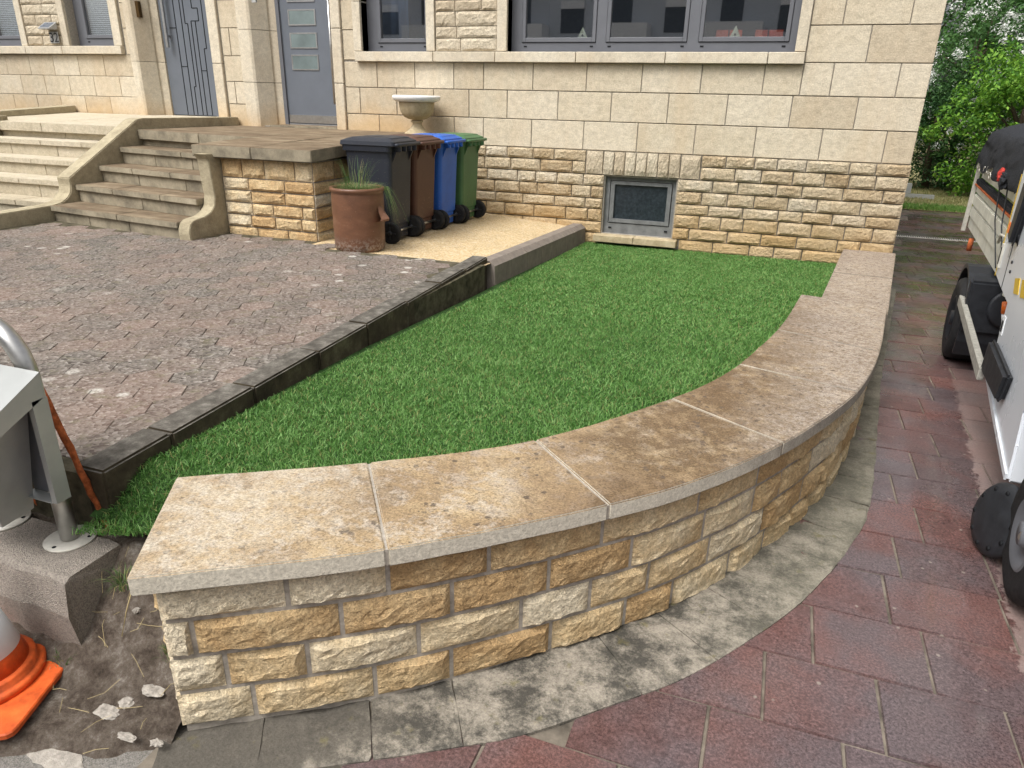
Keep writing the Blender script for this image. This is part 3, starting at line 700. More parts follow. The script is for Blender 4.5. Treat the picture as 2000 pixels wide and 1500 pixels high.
# ------------------------------------------------------------------ landing and steps
ld = thing('entrance_landing', (-4.4, -1.4, .2), 'raised stone landing with rock-faced brick sides before the grey door with small panes', 'landing')
box('mortar_core', -4.98, -3.85, -2.645, -.03, .0, .90, M['mortar'], ld)
box('mortar_core', -6.77, -4.98, -1.62, -.03, .0, .93, M['mortar'], ld)
zL = lambda y: 1.04 if y > -1.7 else 1.04+(y+1.7)*.038
for q in ([(-5.07, -2.74), (-4.42, -2.74), (-4.42, -1.95), (-5.07, -1.95)], [(-4.415, -2.74), (-3.79, -2.74), (-3.79, -2.2), (-4.415, -2.2)], [(-4.415, -2.195), (-3.79, -2.195), (-3.79, -1.4), (-4.415, -1.4)],
          [(-5.07, -1.945), (-4.42, -1.945), (-4.42, -1.4), (-5.07, -1.4)], [(-4.77, -1.395), (-3.79, -1.395), (-3.79, -.015), (-4.77, -.015)], [(-5.80, -1.395), (-4.775, -1.395), (-4.775, -.015), (-5.80, -.015)],
          [(-6.77, -1.70), (-5.805, -1.84), (-5.805, -.015), (-6.77, -.015)], [(-5.8, -1.84), (-5.075, -1.93), (-5.075, -1.4), (-5.8, -1.4)]):
    quadslab('slab', q, [zL(p[1]) for p in q], .10, M['step'], ld, .006)
zr = [.895, .725, .615, .505, .395, .285, .175]
for k in range(6):
    brick_row(ld, -4.83, -3.85, zr[k+1], zr[k], (.22, .40), -2.65, LDB)
    y = -2.65
    while y < -.1:
        L = random.uniform(.24, .4); fromme('brick', random.choice(LDB), ld, (-3.85, y+.006, zr[k+1]+.006), (L-.012, random.uniform(.8, 1.1), zr[k]-zr[k+1]-.012), (0, 0, math.pi/2)); y += L
prism('scroll', [(-2.84, .93), (-2.80, .88), (-2.79, .7), (-2.775, .56), (-2.80, .475), (-2.857, .427), (-2.93, .40), (-3.0, .392), (-3.07, .385), (-3.115, .36), (-3.14, .31), (-3.145, .27), (-3.13, .1), (-2.6, .1), (-2.6, .93)], 'x', -4.965, -4.835, M['cement'], ld, .006)

st = thing('front_steps', (-5.87, -2.4, .2), 'brown weathered stone steps beside the brick landing', 'steps')
FR = [(1.04, -1.68, -1.92), (.87, -1.98, -2.27), (.70, -2.28, -2.55), (.535, -2.60, -2.87), (.365, -2.92, -3.14)]
def flight(parent, XL, XR, FR, tread, riser, ground, cuts, first_tread=1, xx=None):
    line = lambda k, x, o=0: FR[k][1]+(FR[k][2]-FR[k][1])*(x-XL)/(XR-XL)+o
    for k in range(len(FR)):
        z = FR[k][0]; zb = FR[k+1][0] if k+1 < len(FR) else ground
        if k >= first_tread:
            c = [XL]+[XL+(XR-XL)*t for t in cuts[k % len(cuts)]]+[XR]
            for a, b in zip(c[:-1], c[1:]):
                a, b = a+.002, b-.002
                quadslab('tread', [(a, line(k, a)), (b, line(k, b)), (b, line(k-1, b, .06)), (a, line(k-1, a, .06))], [z]*4, .055, tread, parent, .006)
        c = [XL]+[XL+(XR-XL)*t for t in cuts[(k+1) % len(cuts)]]+[XR]
        for a, b in zip(c[:-1], c[1:]):
            a, b = a+.003, b-.003; t0 = z-(.056 if k >= first_tread else .101)
            quadslab('riser', [(a, line(k, a, .03)), (b, line(k, b, .03)), (b, line(k, b, .2)), (a, line(k, a, .2))], [t0]*4, t0-zb+(.0 if k+1 < len(FR) else .1), riser, parent, .003)
flight(st, -6.775, -4.97, FR, M['step'], M['step'], .2, [(.33, .72), (.55,), (.3, .62)])
dv = prism('stair_divider', [(-.02, 1.14), (-1.60, 1.155), (-1.68, 1.14), (-2.645, .605), (-2.64, .53), (-2.66, .46), (-2.715, .408), (-2.79, .375), (-2.91, .361), (-3.75, .345), (-3.75, .1), (-.02, .1)], 'x', -6.955, -6.78, M['cement'], None, .008)
tag(dv, 'lichened cement stringer wall sloping down between the two flights of steps', 'stringer')
n_st = thing('front_steps', (-8.0, -2.3, .2), 'pale cleaned stone steps left of the cement stringer wall', 'steps')
FN = [(1.06, -1.62, -1.62), (.89, -1.93, -1.93), (.72, -2.25, -2.25), (.55, -2.56, -2.56), (.37, -2.83, -2.83)]
flight(n_st, -9.05, -6.96, FN, M['stepclean'], M['stepclean'], .2, [(.3, .68), (.5, .8), (.25, .6)], 1)
box('core', -9.0, -6.965, -1.58, -.03, .0, .95, M['mortar'], n_st)
for a, b in ((-9.75, -8.3), (-8.295, -6.96)): quadslab('landing_slab', [(a, -1.65), (b, -1.65), (b, -.02), (a, -.02)], [1.06, 1.06, 1.125, 1.125], .10, M['stepclean'], n_st)
lk = prism('side_stringer', [(-.02, 1.215), (-1.5, 1.13), (-1.5, .9), (-.02, .9)], 'x', -9.9, -9.62, M['cement'], None, .006); tag(lk, 'low stone kerb at the far left end of the pale landing', 'kerb')
lb = thing('stringer_block', (-9.4, -1.5, .2), 'pinkish stone block closing the left side of the pale steps', 'stringer')
box('cap', -10.6, -9.02, -1.72, -1.5, .95, 1.12, M['cement'], lb, .006); box('base', -10.6, -9.06, -2.6, -1.5, .1, .945, M['cement'], lb, .006)

# ------------------------------------------------------------------ house
hs_ = thing('house', (-2.8, 0, -.1), 'pale ashlar house with brick plinth, grey windows and a grey door with small panes', 'house')
WT = .30
boxes('wall', [(-6.75, -6.42, .012, WT, -.5, 6), (-6.42, -5.28, .012, WT, -.5, 1.05), (-6.42, -5.28, .012, WT, 3.15, 6), (-5.28, -4.88, .012, WT, -.5, 6), (-4.88, -4.03, .012, WT, -.5, 1.92), (-4.88, -4.03, .012, WT, 3.2, 6),
      (-4.03, -3.05, .012, WT, -.5, 6), (-3.05, -1.85, .012, WT, -.5, 1.92), (-1.85, -1.06, .012, WT, -.5, .03), (-1.85, -1.06, .012, WT, .66, 1.92), (-1.06, -.06, .012, WT, -.5, 1.92), (-3.05, -.06, .012, WT, 3.2, 6),
      (-.06, 1.155, .012, WT, -.5, 6)], M['housemortar'], hs_)
boxes('side_wall', [(.95, 1.155, WT, 7, -.5, 6), (-6.75, 1.155, 7, 7.2, -.5, 6)], M['block'], hs_)
boxes('flat_roof', [(-12.2, 1.3, -.1, 7.3, 6, 6.2)], M['cement'], hs_)
zs = [.93, 1.23, 1.53, 1.815]
A = [-5.15, -4.7, -4.2, -3.7, -3.33, -2.74, -2.13, -1.53, -.92, -.31, .32, .90, 1.165]
B = [-5.15, -4.95, -4.45, -3.96, -3.51, -3.04, -2.44, -1.84, -1.23, -.63, -.01, .59, 1.165]
block_row(hs_, A, zs[0], zs[1], M['block']); block_row(hs_, B, zs[1], zs[2], M['block'])
block_row(hs_, [x for x in A if x < .1]+[.045], zs[2], zs[3], M['block']); block_row(hs_, [.045, .32, .90, 1.165], zs[2], 1.83, M['block'])
for k, (z0, z1) in enumerate(((1.83, 2.155), (2.155, 2.47), (2.47, 2.78), (2.78, 3.1), (3.1, 3.42))):
    block_row(hs_, [.045, .59, 1.165] if k % 2 == 0 else [.045, .33, .90, 1.165], z0, z1, M['block']); block_row(hs_, [-5.15, -4.985], z0, z1, M['block'])
for k, (z0, z1) in enumerate(((1.0, 1.3), (1.3, 1.57), (1.57, 1.87), (1.87, 2.19), (2.19, 2.5), (2.5, 2.8), (2.8, 3.1))):
    block_row(hs_, [-6.93, -6.64] if k % 2 == 0 else [-6.93, -6.80, -6.64], z0, z1, M['block'])
block_row(hs_, [-4.98, -4.2, -3.5, -2.8, -2.1, -1.4, -.7, .04], 3.42, 3.8, M['block']); block_row(hs_, [-6.6, -6, -5.15], 3.25, 3.8, M['block'])
# plinth of rock-faced bricks
zp = [.93, .81, .675, .55, .415, .30, .158, .03, -.10, -.22]
for k in range(9):
    z1, z0 = zp[k], zp[k+1]; lens = (.22, .42)
    if k < 2:
        brick_row(hs_, -3.83, -2.085, z0, z1, lens, -.006, lead=random.uniform(.15, .3)); brick_row(hs_, -.82, 1.175, z0, z1, lens, -.006, lead=random.uniform(.18, .4))
    elif k < 7:
        brick_row(hs_, -3.83, -1.86, z0, z1, lens, -.006, lead=random.uniform(.12, .34)); brick_row(hs_, -1.05, 1.175, z0, z1, lens, -.006, lead=random.uniform(.16, .4))
    else:
        brick_row(hs_, -3.83, -1.9, z0, z1, lens, -.006, lead=random.uniform(.12, .34)); brick_row(hs_, -.97, 1.175, z0, z1, lens, -.006, lead=random.uniform(.2, .4))
# lintel over the cellar window: upright wedge stones
xs = [-2.08, -1.885]+[-1.885+.85*k/7 for k in range(1, 8)]+[-.825]
for i, (a, b) in enumerate(zip(xs[:-1], xs[1:])):
    o = fromme('lintel_stone', random.choice(PIB), hs_, (a+.005, -.008, .683), (b-a-.010, 1, .24)); c = (i-4)*.012
    o.rotation_euler = (0, -c*.6 if 0 < i < 8 else 0, 0)
# cellar window
cwn = boxes('cellar_window', [(-1.855, -1.80, .06, .12, .03, .665), (-1.10, -1.055, .06, .12, .03, .665), (-1.80, -1.10, .06, .12, .62, .665), (-1.80, -1.10, .06, .12, .03, .145)], M['cellarframe'], hs_)
boxes('sash', [(-1.79, -1.745, .05, .1, .155, .612), (-1.155, -1.11, .05, .1, .155, .612), (-1.745, -1.155, .05, .1, .575, .612), (-1.745, -1.155, .05, .1, .155, .195)], M['cellarframe'], cwn)
box('pane', -1.745, -1.155, .075, .085, .195, .575, M['cellarglass'], cwn)
box('drain_cap', -1.79, -1.755, .052, .0595, .085, .10, M['dark'], cwn); box('drain_cap', -1.15, -1.115, .052, .0595, .085, .10, M['dark'], cwn)
boxes('cellar_window_sill', [(-1.92, -1.462, -.13, .06, -.05, .026), (-1.458, -.985, -.13, .06, -.05, .026)], M['urn'], hs_, .005)
# trims, sill, brick pier
for a, b in ((-4.985, -4.88), (-4.03, -3.925), (-3.165, -3.05), (-.06, .04)):
    z = 1.925
    for z1 in (2.45, 3.25): box('window_trim', a, b, -.028, .145, z+.003, z1-.003, M['trim'], hs_, .004); z = z1
for a, b in ((-4.96, -3.935), (-3.93, -3.175), (-3.17, -2.25), (-2.245, -1.30), (-1.295, -.30), (-.295, .042)): box('sill_stone', a, b-.002, -.06, .145, 1.815, 1.92, M['trim'], hs_, .005)
box('window_trim', -4.98, .04, -.028, .145, 3.25, 3.4, M['trim'], hs_)
pz = [1.925, 2.06, 2.18, 2.33, 2.44, 2.57, 2.70, 2.83, 2.96, 3.09, 3.25]
for k in range(10): brick_row(hs_, -3.915, -3.17, pz[k], pz[k+1], (.22, .42), -.004, PIB, .008, lead=random.uniform(.15, .36))
def window(parent, x0, x1, z0, z1, y, lights, mat=None):
    """outer frame with sashes; lights = list of (glass x0, x1)"""
    m = mat or M['frame']; zg = z0+.145
    w_ = boxes('window', [(x0, lights[0][0]-.045, y, y+.07, z0, z1), (lights[-1][1]+.045, x1, y, y+.07, z0, z1), (lights[0][0]-.045, lights[-1][1]+.045, y, y+.07, z0, z0+.095), (lights[0][0]-.045, lights[-1][1]+.045, y, y+.07, z1-.06, z1)]
               + [(a[1]+.045, b[0]-.045, y, y+.07, z0+.095, z1-.06) for a, b in zip(lights[:-1], lights[1:])], m, parent)
    box('frame_foot', x0, x1, y-.012, y+.001, z0+.001, z0+.022, m, w_)
    for a, b in lights:
        boxes('sash', [(a-.04, a, y-.012, y+.05, zg-.045, z1-.065), (b, b+.04, y-.012, y+.05, zg-.045, z1-.065), (a, b, y-.012, y+.05, zg-.045, zg), (a, b, y-.012, y+.05, z1-.11, z1-.065)], m, w_, .004)
        box('pane', a, b, y+.015, y+.021, zg, z1-.11, M['glass'], w_)
        for xx in (a-.02, b-.02): box('drain_cap', xx, xx+.035, y-.004, y+.0, z0+.052, z0+.066, M['dark'], w_)
    return w_
window(hs_, -3.05, -.062, 1.925, 3.2, .14, [(-2.885, -2.13), (-1.935, -1.165), (-.965, -.17)])
window(hs_, -4.88, -4.035, 1.925, 3.2, .14, [(-4.70, -4.12)])
# rooms behind
boxes('room_wall', [(-3.4, .9, 2.6, 2.7, 1.0, 3.4), (-3.5, -3.4, WT, 2.7, 1.0, 3.4), (.85, .95, WT, 2.7, 1.0, 3.4), (-3.5, .95, WT, 2.7, 3.35, 3.45), (-3.5, .95, WT, 2.7, .95, 1.02)], M['room'], hs_)
boxes('room_wall', [(-5.2, -3.55, 1.6, 1.7, 1.0, 3.4), (-5.3, -5.2, WT, 1.7, 1.0, 3.4), (-3.6, -3.5, WT, 1.7, 1.0, 3.4), (-5.3, -3.5, WT, 1.7, 3.35, 3.45), (-5.3, -3.5, WT, 1.7, .95, 1.02)], M['ochre'], hs_)
vv, ff = [], []
for k in range(15): x = -4.83+.03*k; vv += [(x, .30+.02*math.sin(k*1.7), 1.95), (x, .30+.02*math.sin(k*1.7), 3.2)]
ff = [(2*k, 2*k+2, 2*k+3, 2*k+1) for k in range(14)]
o = mesh('curtain', vv, ff, M['curtain'], hs_, True); md = o.modifiers.new('solid', 'SOLIDIFY'); md.thickness = .004
boxes('inner_sill', [(-3.05, -.06, .21, .42, 1.98, 2.03)], M['room'], hs_)
# doorway
def jamb(parent, xa, xb, xin, yd, z0, z1, joints):
    zz = [z0]+joints+[z1]
    for a, b in zip(zz[:-1], zz[1:]):
        prism('door_jamb', [(xa, .05), (xa, -.03), (xa+.07, -.03), (xa+.075, -.045), (xb-.03, -.045), (xb, -.03), (xin-.08, yd-.09), (xin-.08, yd-.06), (xin, yd-.02), (xin, yd+.03), (xa+.2, yd+.03)], 'z', a+.003, b-.003, M['trim'], parent)
jamb(hs_, -6.635, -6.43, -6.235, .25, 1.03, 3.15, [1.565, 2.17, 2.75])
for a, b in ((1.03, 1.57), (1.57, 2.17), (2.17, 3.15)): box('door_jamb', -5.285, -5.155, -.03, .26, a+.003, b-.003, M['trim'], hs_, .006)
box('threshold', -6.3, -5.28, -.02, .3, 1.0, 1.062, M['step'], hs_)
dr = box('door', -6.225, -5.27, .25, .30, 1.075, 3.12, M['door'], hs_); tag(dr, 'grey front door with a column of small panes and a steel kick plate')
boxes('door_frame', [(-6.24, -6.19, .225, .249, 1.065, 3.15)], M['frame'], dr)
box('kick_plate', -6.18, -5.30, .243, .249, 1.09, 1.185, M['steel'], dr)
for z in (1.735, 1.985, 2.245, 2.505, 2.765):
    boxes('pane_frame', [(-6.07, -5.67, .242, .2495, z-.015, z), (-6.07, -5.67, .242, .2495, z+.15, z+.165), (-6.07, -6.055, .242, .2495, z, z+.15), (-5.685, -5.67, .242, .2495, z, z+.15)], M['steel'], dr)
    box('pane', -6.055, -5.685, .244, .2492, z, z+.15, M['doorglass'], dr)
tube('handle', [(-5.44, .19, 1.33), (-5.44, .19, 2.6)], .014, M['steel'], dr); boxes('handle_bracket', [(-5.445, -5.435, .19, .25, 1.5, 1.52), (-5.445, -5.435, .19, .25, 2.4, 2.42)], M['steel'], dr)
box('door_bell', -6.36, -6.30, -.055, -.03, 2.46, 2.50, M['grey'], hs_)

# neighbouring house
nh = thing('house', (-9.3, 0, .9), 'neighbouring pale stone house with ribbed grey door and blinds in its windows', 'house')
boxes('wall', [(-7.1, -6.755, .012, WT, -.5, 6), (-8.3, -7.1, .012, WT, -.5, 1.12), (-8.3, -7.1, .012, WT, 3.15, 6), (-8.55, -8.3, .012, WT, -.5, 6), (-9.5, -8.55, .012, WT, -.5, 1.99), (-9.5, -8.55, .012, WT, 3.2, 6), (-10.3, -9.5, .012, WT, -.5, 6), (-11.4, -10.3, .012, WT, -.5, 1.99), (-11.4, -10.3, .012, WT, 3.2, 6), (-14, -11.4, .012, WT, -.5, 6)], M['housemortar'], nh)
def jrow(x0, x1, off, st=.5):
    o_ = [x0]; x = x0+off
    while x < x1-.06: o_.append(x); x += st
    return o_+[x1]
for k, (z0, z1) in enumerate(((1.07, 1.35), (1.35, 1.61), (1.61, 1.88))): block_row(nh, jrow(-12.6, -8.45, .1 if k % 2 else .34, .47), z0, z1, M['block'], gap=.006)
for k, (z0, z1) in enumerate(((1.88, 2.2), (2.2, 2.5), (2.5, 2.8), (2.8, 3.1))): block_row(nh, [-8.535, -8.45], z0, z1, M['block'])
for a, b in ((-12.6, -10.33), (-10.325, -9.63), (-9.625, -8.56)): box('sill_stone', a, b, -.06, .145, 1.885, 1.985, M['trim'], nh, .005)
for a, b in ((-10.42, -10.31), (-9.62, -9.51), (-8.70, -8.56)): box('window_trim', a, b, -.028, .145, 1.99, 3.25, M['trim'], nh, .004)
for k in range(9): brick_row(nh, -10.30, -9.63, 1.99+.13*k, 1.99+.13*(k+1), (.22, .42), -.004, PIB, .008)
nw = window(nh, -9.51, -8.70, 1.99, 3.2, .14, [(-9.32, -8.80)]); nw2 = window(nh, -11.3, -10.43, 1.99, 3.2, .14, [(-11.08, -10.56)])
for w_, a, b in ((nw, -9.32, -8.80), (nw2, -11.08, -10.56)): tag(boxes('blind', [(a, b, .20, .206, 2.14+.024*k, 2.158+.024*k) for k in range(40)], M['blind'], w_), kind='stuff')
boxes('room_wall', [(-11.6, -8.3, 1.2, 1.3, 1.0, 3.4), (-11.6, -8.3, WT, 1.3, 3.35, 3.45), (-11.6, -11.5, WT, 1.3, 1, 3.4), (-8.4, -8.3, WT, 1.3, 1, 3.4)], M['room'], nh)
jamb(nh, -8.44, -8.30, -8.12, .25, 1.08, 3.15, [1.80, 2.75])
for a, b in ((1.12, 1.78), (1.78, 3.15)): box('door_jamb', -7.095, -6.945, -.03, .26, a+.003, b-.003, M['trim'], nh, .006)
box('threshold', -8.2, -7.09, -.02, .3, 1.05, 1.125, M['stepclean'], nh)
d1 = box('door', -8.11, -7.09, .25, .30, 1.135, 3.12, M['door'], nh); tag(d1, 'ribbed grey door with vertical grooves and a long bar handle')
gro = [(-7.86, 1.14, 3.1), (-7.755, 1.14, 3.1), (-7.69, 1.14, 1.5), (-7.66, 1.5, 2.27), (-7.70, 2.27, 3.1), (-7.60, 1.14, 2.3), (-7.56, 2.45, 3.1), (-7.47, 2.3, 2.45), (-7.53, 1.14, 2.3), (-7.44, 1.14, 1.97), (-7.40, 1.97, 3.1), (-7.30, 1.14, 3.1), (-7.2, 1.14, 3.1)]
boxes('groove', [(x-.006, x+.006, .2462, .2498, a, b) for x, a, b in gro]+[(a, b, .2462, .2498, z-.005, z+.005) for a, b, z in ((-7.69, -7.66, 1.5), (-7.70, -7.66, 2.27), (-7.60, -7.47, 2.3), (-7.56, -7.47, 2.45), (-7.44, -7.40, 1.97), (-7.86, -7.755, 1.75), (-7.53, -7.44, 1.7), (-7.97, -7.86, 2.22))], M['dark'], d1)
boxes('handle', [(-8.0, -7.965, .17, .20, 1.98, 2.75), (-7.99, -7.975, .2, .25, 2.1, 2.13), (-7.99, -7.975, .2, .25, 2.6, 2.63)], M['steel'], d1)
box('letter_slot', -8.275, -8.225, .02, .07, 2.33, 2.52, M['brass'], nh)

# house number plate and its solar lamp
pl = thing('house_number_plate', (-9.75, -.03, 2.02), 'small grey house number plate reading 32 beside the left window', 'number plate')
box('plate', -9.83, -9.665, -.045, -.035, 2.02, 2.165, M['grey'], pl, .003)
cu = bpy.data.curves.new('numerals', 'FONT'); cu.body = '32'; cu.size = .17; cu.extrude = .002; cu.align_x = 'CENTER'
co_ = bpy.data.objects.new('numerals', cu); COL.objects.link(co_)
dg = bpy.context.evaluated_depsgraph_get(); me = bpy.data.meshes.new_from_object(co_.evaluated_get(dg)); bpy.data.objects.remove(co_)
me.materials.clear(); me.materials.append(M['numeral']); o = fromme('numerals', me, pl, (-9.747, -.0475, 2.035), (1, 1, 1), (math.pi/2, 0, 0))
sp = thing('solar_lamp', (-9.76, -.05, 2.18), 'small white solar lamp with dark panel above the house number', 'lamp')
prism('housing', [(-.035, 2.19), (-.16, 2.19), (-.16, 2.205), (-.035, 2.285)], 'x', -9.88, -9.66, M['grey'], sp, .004)
mesh('solar_panel', [(-9.86, -.156, 2.2095), (-9.68, -.156, 2.2095), (-9.68, -.05, 2.278), (-9.86, -.05, 2.278)], [(0, 1, 2, 3)], M['aptglass'], sp)

# window-sill ornaments and red cards inside the big window
for i, (x, nm) in enumerate(((-2.27, 'pale triangular ornament behind the left pane of the three-pane window'), (-.66, 'pale triangular ornament behind the right pane of the three-pane window'))):
    t = thing('triangle_ornament', (x, .27, 2.03), nm, 'ornament', 'ornaments on the inner window sill')
    prism('panel', [(x-.075, 2.032), (x+.075, 2.032), (x, 2.185)], 'y', .25, .28, M['ornament'], t, .004)
    lathe('hole', [(.012, 0), (.012, .002)], M['dark'], t, (x, .248, 2.10), 10).data.transform(Matrix.Translation((x, .249, 2.10)) @ Matrix.Rotation(math.pi/2, 4, 'X') @ Matrix.Translation((-x, -.248, -2.10)))
    box('foot', x-.085, x+.085, .245, .30, 2.031, 2.043, M['ornament'], t)
rc = thing('card_row', (-.6, .36, 2.03), 'row of red-orange cards standing behind the right pane', 'cards')
for x0, x1 in ((-.86, -.74), (-.725, -.60), (-.47, -.35), (-.335, -.20)): box('card', x0, x1, .36, .366, 2.031, 2.15, M['slatred'], rc)

# ------------------------------------------------------------------ wheelie bins
def make_bin(mat, ydx):
    """built about the origin: back with wheels and handle towards +x"""
    def ring(x0, x1, hw, z, r=.035):
        pts = []
        for cx, cy, a0 in ((x1-r, hw-r, 0), (x0+r, hw-r, 90), (x0+r, -hw+r, 180), (x1-r, -hw+r, 270)):
            for k in range(4): a = rd(a0+30*k); pts.append((cx+r*math.cos(a), cy+r*math.sin(a), z))
        return pts
    def loft(name, rings, m, parent):
        v = [p for r in rings for p in r]; n = len(rings[0]); f = []
        for i in range(len(rings)-1):
            for k in range(n): f.append((i*n+k, i*n+(k+1) % n, (i+1)*n+(k+1) % n, (i+1)*n+k))
        f.append(tuple(range(n))[::-1]); f.append(tuple((len(rings)-1)*n+k for k in range(n)))
        o = mesh(name, v, f, m, parent); return o
    root = bpy.data.objects.new('wheelie_bin', None); root['_local'] = 1; root.empty_display_size = .1; COL.objects.link(root)
    body = loft('body', [ring(-.21, .165, .165, .03), ring(-.213, .168, .168, .14), ring(-.22, .176, .195, .155), ring(-.25, .195, .215, .74), ring(-.255, .2, .222, .80), ring(-.272, .205, .236, .802), ring(-.275, .21, .24, .845), ring(-.26, .2, .228, .85)], mat, root)
    lid = loft('lid', [ring(-.285, .245, .242, .846, .04), ring(-.295, .25, .248, .853, .04), ring(-.29, .245, .243, .885, .04), ring(-.235, .20, .205, .905, .04), ring(-.20, .19, .19, .915, .04), ring(-.12, .12, .12, .922, .03)], mat, root)
    box('grip', -.32, -.28, -.10, .10, .855, .875, mat, lid, .005)
    for yy in (-.15, -.05, .05, .15): box('hinge_lug', .195, .275, yy-.014, yy+.014, .80, .872, mat, root, .006)
    tube('handle', [(.262, -.235, .858), (.275, -.2, .86), (.275, .2, .86), (.262, .235, .858)], .016, mat, root, 8)
    for yy in (-.16, .16): prism('handle_rib', [(.17, .60+.1), (.205, .80), (.235, .80), (.19, .70)], 'y', yy-.008, yy+.008, mat, root)
    tube('axle', [(.175, -.205, .1), (.175, .205, .1)], .011, M['steel'], root, 8)
    for s_ in (-1, 1):
        prof = [(.02, -.024), (.085, -.026), (.098, -.018), (.1, -.006), (.1, .006), (.098, .018), (.085, .026), (.02, .024)]
        v, f = [], []; n = 28
        for r, h in prof:
            for k in range(n): a = 2*math.pi*k/n; v.append((.175+r*math.cos(a), s_*.212+h, .1+r*math.sin(a)))
        for i in range(len(prof)-1):
            for k in range(n): f.append((i*n+k, i*n+(k+1) % n, (i+1)*n+(k+1) % n, (i+1)*n+k))
        f += [tuple(range(n)), tuple((len(prof)-1)*n+k for k in range(n))[::-1]]
        wh = mesh('wheel', v, f, M['rubber'], root, False)
        boxes('spoke', [(.175-.06, .175+.06, s_*.212-.030, s_*.212+.030, .094, .106), (.169, .181, s_*.212-.030, s_*.212+.030, .04, .16)], M['black'], wh)
        lathe('hub', [(.022, -.034), (.022, .034)], M['black'], wh, (0, 0, 0), 14).data.transform(Matrix.Translation((.175, s_*.212, .1)) @ Matrix.Rotation(math.pi/2, 4, 'X'))
    return root
LB = {'black': 'black wheelie bin nearest the stoneware pot', 'brown': 'brown wheelie bin between the black and blue bins', 'blue': 'bright blue wheelie bin between the brown and green bins', 'green': 'green wheelie bin nearest the house wall'}
for (k, c), y, dx in zip(BINC, (-2.17, -1.67, -1.17, -.66), (0, .0, .015, .04)):
    b = make_bin(M['bin_'+k], 0); b.location = (-3.43+dx, y, zgrav(-3.25, y)+.004); b.rotation_euler = (0, 0, rd({'black': 1.5, 'brown': -1, 'blue': 1, 'green': -2}[k]))
    tag(b, LB[k], 'wheelie bin', 'wheelie bins in a row beside the landing')
    del b['_local']
# ------------------------------------------------------------------ stoneware pot with grass
PX, PY, PZ = -3.36, -2.73, .205
pt = thing('stoneware_pot', (PX, PY, PZ), 'tall brown salt-glazed stoneware pot in front of the black bin', 'pot')
lathe('vessel', [(.20, 0), (.212, .012), (.215, .06), (.218, .2), (.22, .38), (.218, .475), (.216, .485), (.228, .495), (.232, .51), (.226, .524), (.21, .526), (.2, .51), (.198, .45), (.05, .445)], M['pot'], pt, (PX, PY, PZ), 48)
def lug(ang, nm):
    c, s_ = math.cos(ang), math.sin(ang); v = []
    for z, out, wd in ((.25, .0, .11), (.265, .095, .07), (.285, .10, .055), (.335, .045, .045), (.39, .0, .02)):
        for t in (-1, 0, 1):
            r = .212+out*(1 if t == 0 else .55); v.append((PX+c*r-s_*wd*t, PY+s_*r+c*wd*t, PZ+z))
    f = [(i*3+j, i*3+j+1, (i+1)*3+j+1, (i+1)*3+j) for i in range(4) for j in range(2)]+[(2, 1, 0)]
    mesh(nm, v, f, M['pot'], pt, False)
lug(rd(-4), 'lug_handle'); lug(rd(140), 'lug_handle')
pg = thing('potted_grass', (PX, PY, PZ+.45), 'tuft of thin green grass growing in the stoneware pot', 'plant')
def tuftmesh(name, c, n, hmin, hmax, spread, lean, wid, m, parent, rng, droop=.5, dirbias=None):
    vv, ff = [], []
    for k in range(n):
        a = rng.uniform(0, 2*math.pi); r = spread*math.sqrt(rng.random()); x, y = c[0]+r*math.cos(a), c[1]+r*math.sin(a)
        h = rng.uniform(hmin, hmax); b = a+rng.normal(0, .6) if dirbias is None else dirbias+rng.normal(0, .5); ln = lean*h*rng.uniform(.2, 1.2); w_ = wid*rng.uniform(.7, 1.2)
        pa = a+1.57; base = len(vv); S_ = 5
        for i in range(S_+1):
            t = i/S_; q = w_*(1-t*.9)/2; X, Y = x+math.cos(b)*ln*t*t, y+math.sin(b)*ln*t*t; Z = c[2]+h*(t-droop*lean*t*t*t)
            vv += [(X-math.cos(pa)*q, Y-math.sin(pa)*q, Z), (X+math.cos(pa)*q, Y+math.sin(pa)*q, Z)]
        ff += [(base+2*i, base+2*i+1, base+2*i+3, base+2*i+2) for i in range(S_)]
    return mesh(name, vv, ff, m, parent)
g1 = np.random.default_rng(4)
tuftmesh('blade_tuft', (PX, PY, PZ+.45), 900, .08, .17, .19, .8, .006, M['tuft'], pg, g1)
tuftmesh('long_blades', (PX-.02, PY, PZ+.45), 60, .26, .40, .12, .4, .006, M['tuft'], pg, g1)
tuftmesh('hanging_blades', (PX+.19, PY+.10, PZ+.50), 45, .085, .16, .05, 1.5, .006, M['tuft'], pg, g1, 1.9, -.2)
mesh('compost', [(PX+.186*math.cos(k*math.pi/12), PY+.186*math.sin(k*math.pi/12), PZ+.46) for k in range(24)], [tuple(range(24))], M['dirt'], pg)
# ------------------------------------------------------------------ urn on the landing
UX, UY, UZ = -4.02, -.32, 1.04
ur = thing('garden_urn', (UX, UY, UZ), 'stone pedestal urn with white fluted rim on the landing by the wall', 'urn')
lathe('pedestal', [(.15, 0), (.15, .012), (.13, .02), (.085, .06), (.055, .10), (.05, .12), (.07, .132), (.07, .146), (.05, .154)], M['urn'], ur, (UX, UY, UZ), 28)
lathe('bowl', [(.05, .155), (.10, .163), (.15, .19), (.182, .235), (.195, .29), (.2, .33), (.205, .345)], M['urn'], ur, (UX, UY, UZ), 32)
lathe('rim', [(.2, .346), (.235, .352), (.258, .368), (.268, .39), (.266, .408), (.25, .415), (.22, .405), (.19, .36), (.05, .33)], M['urnrim'], ur, (UX, UY, UZ), 64, .018)

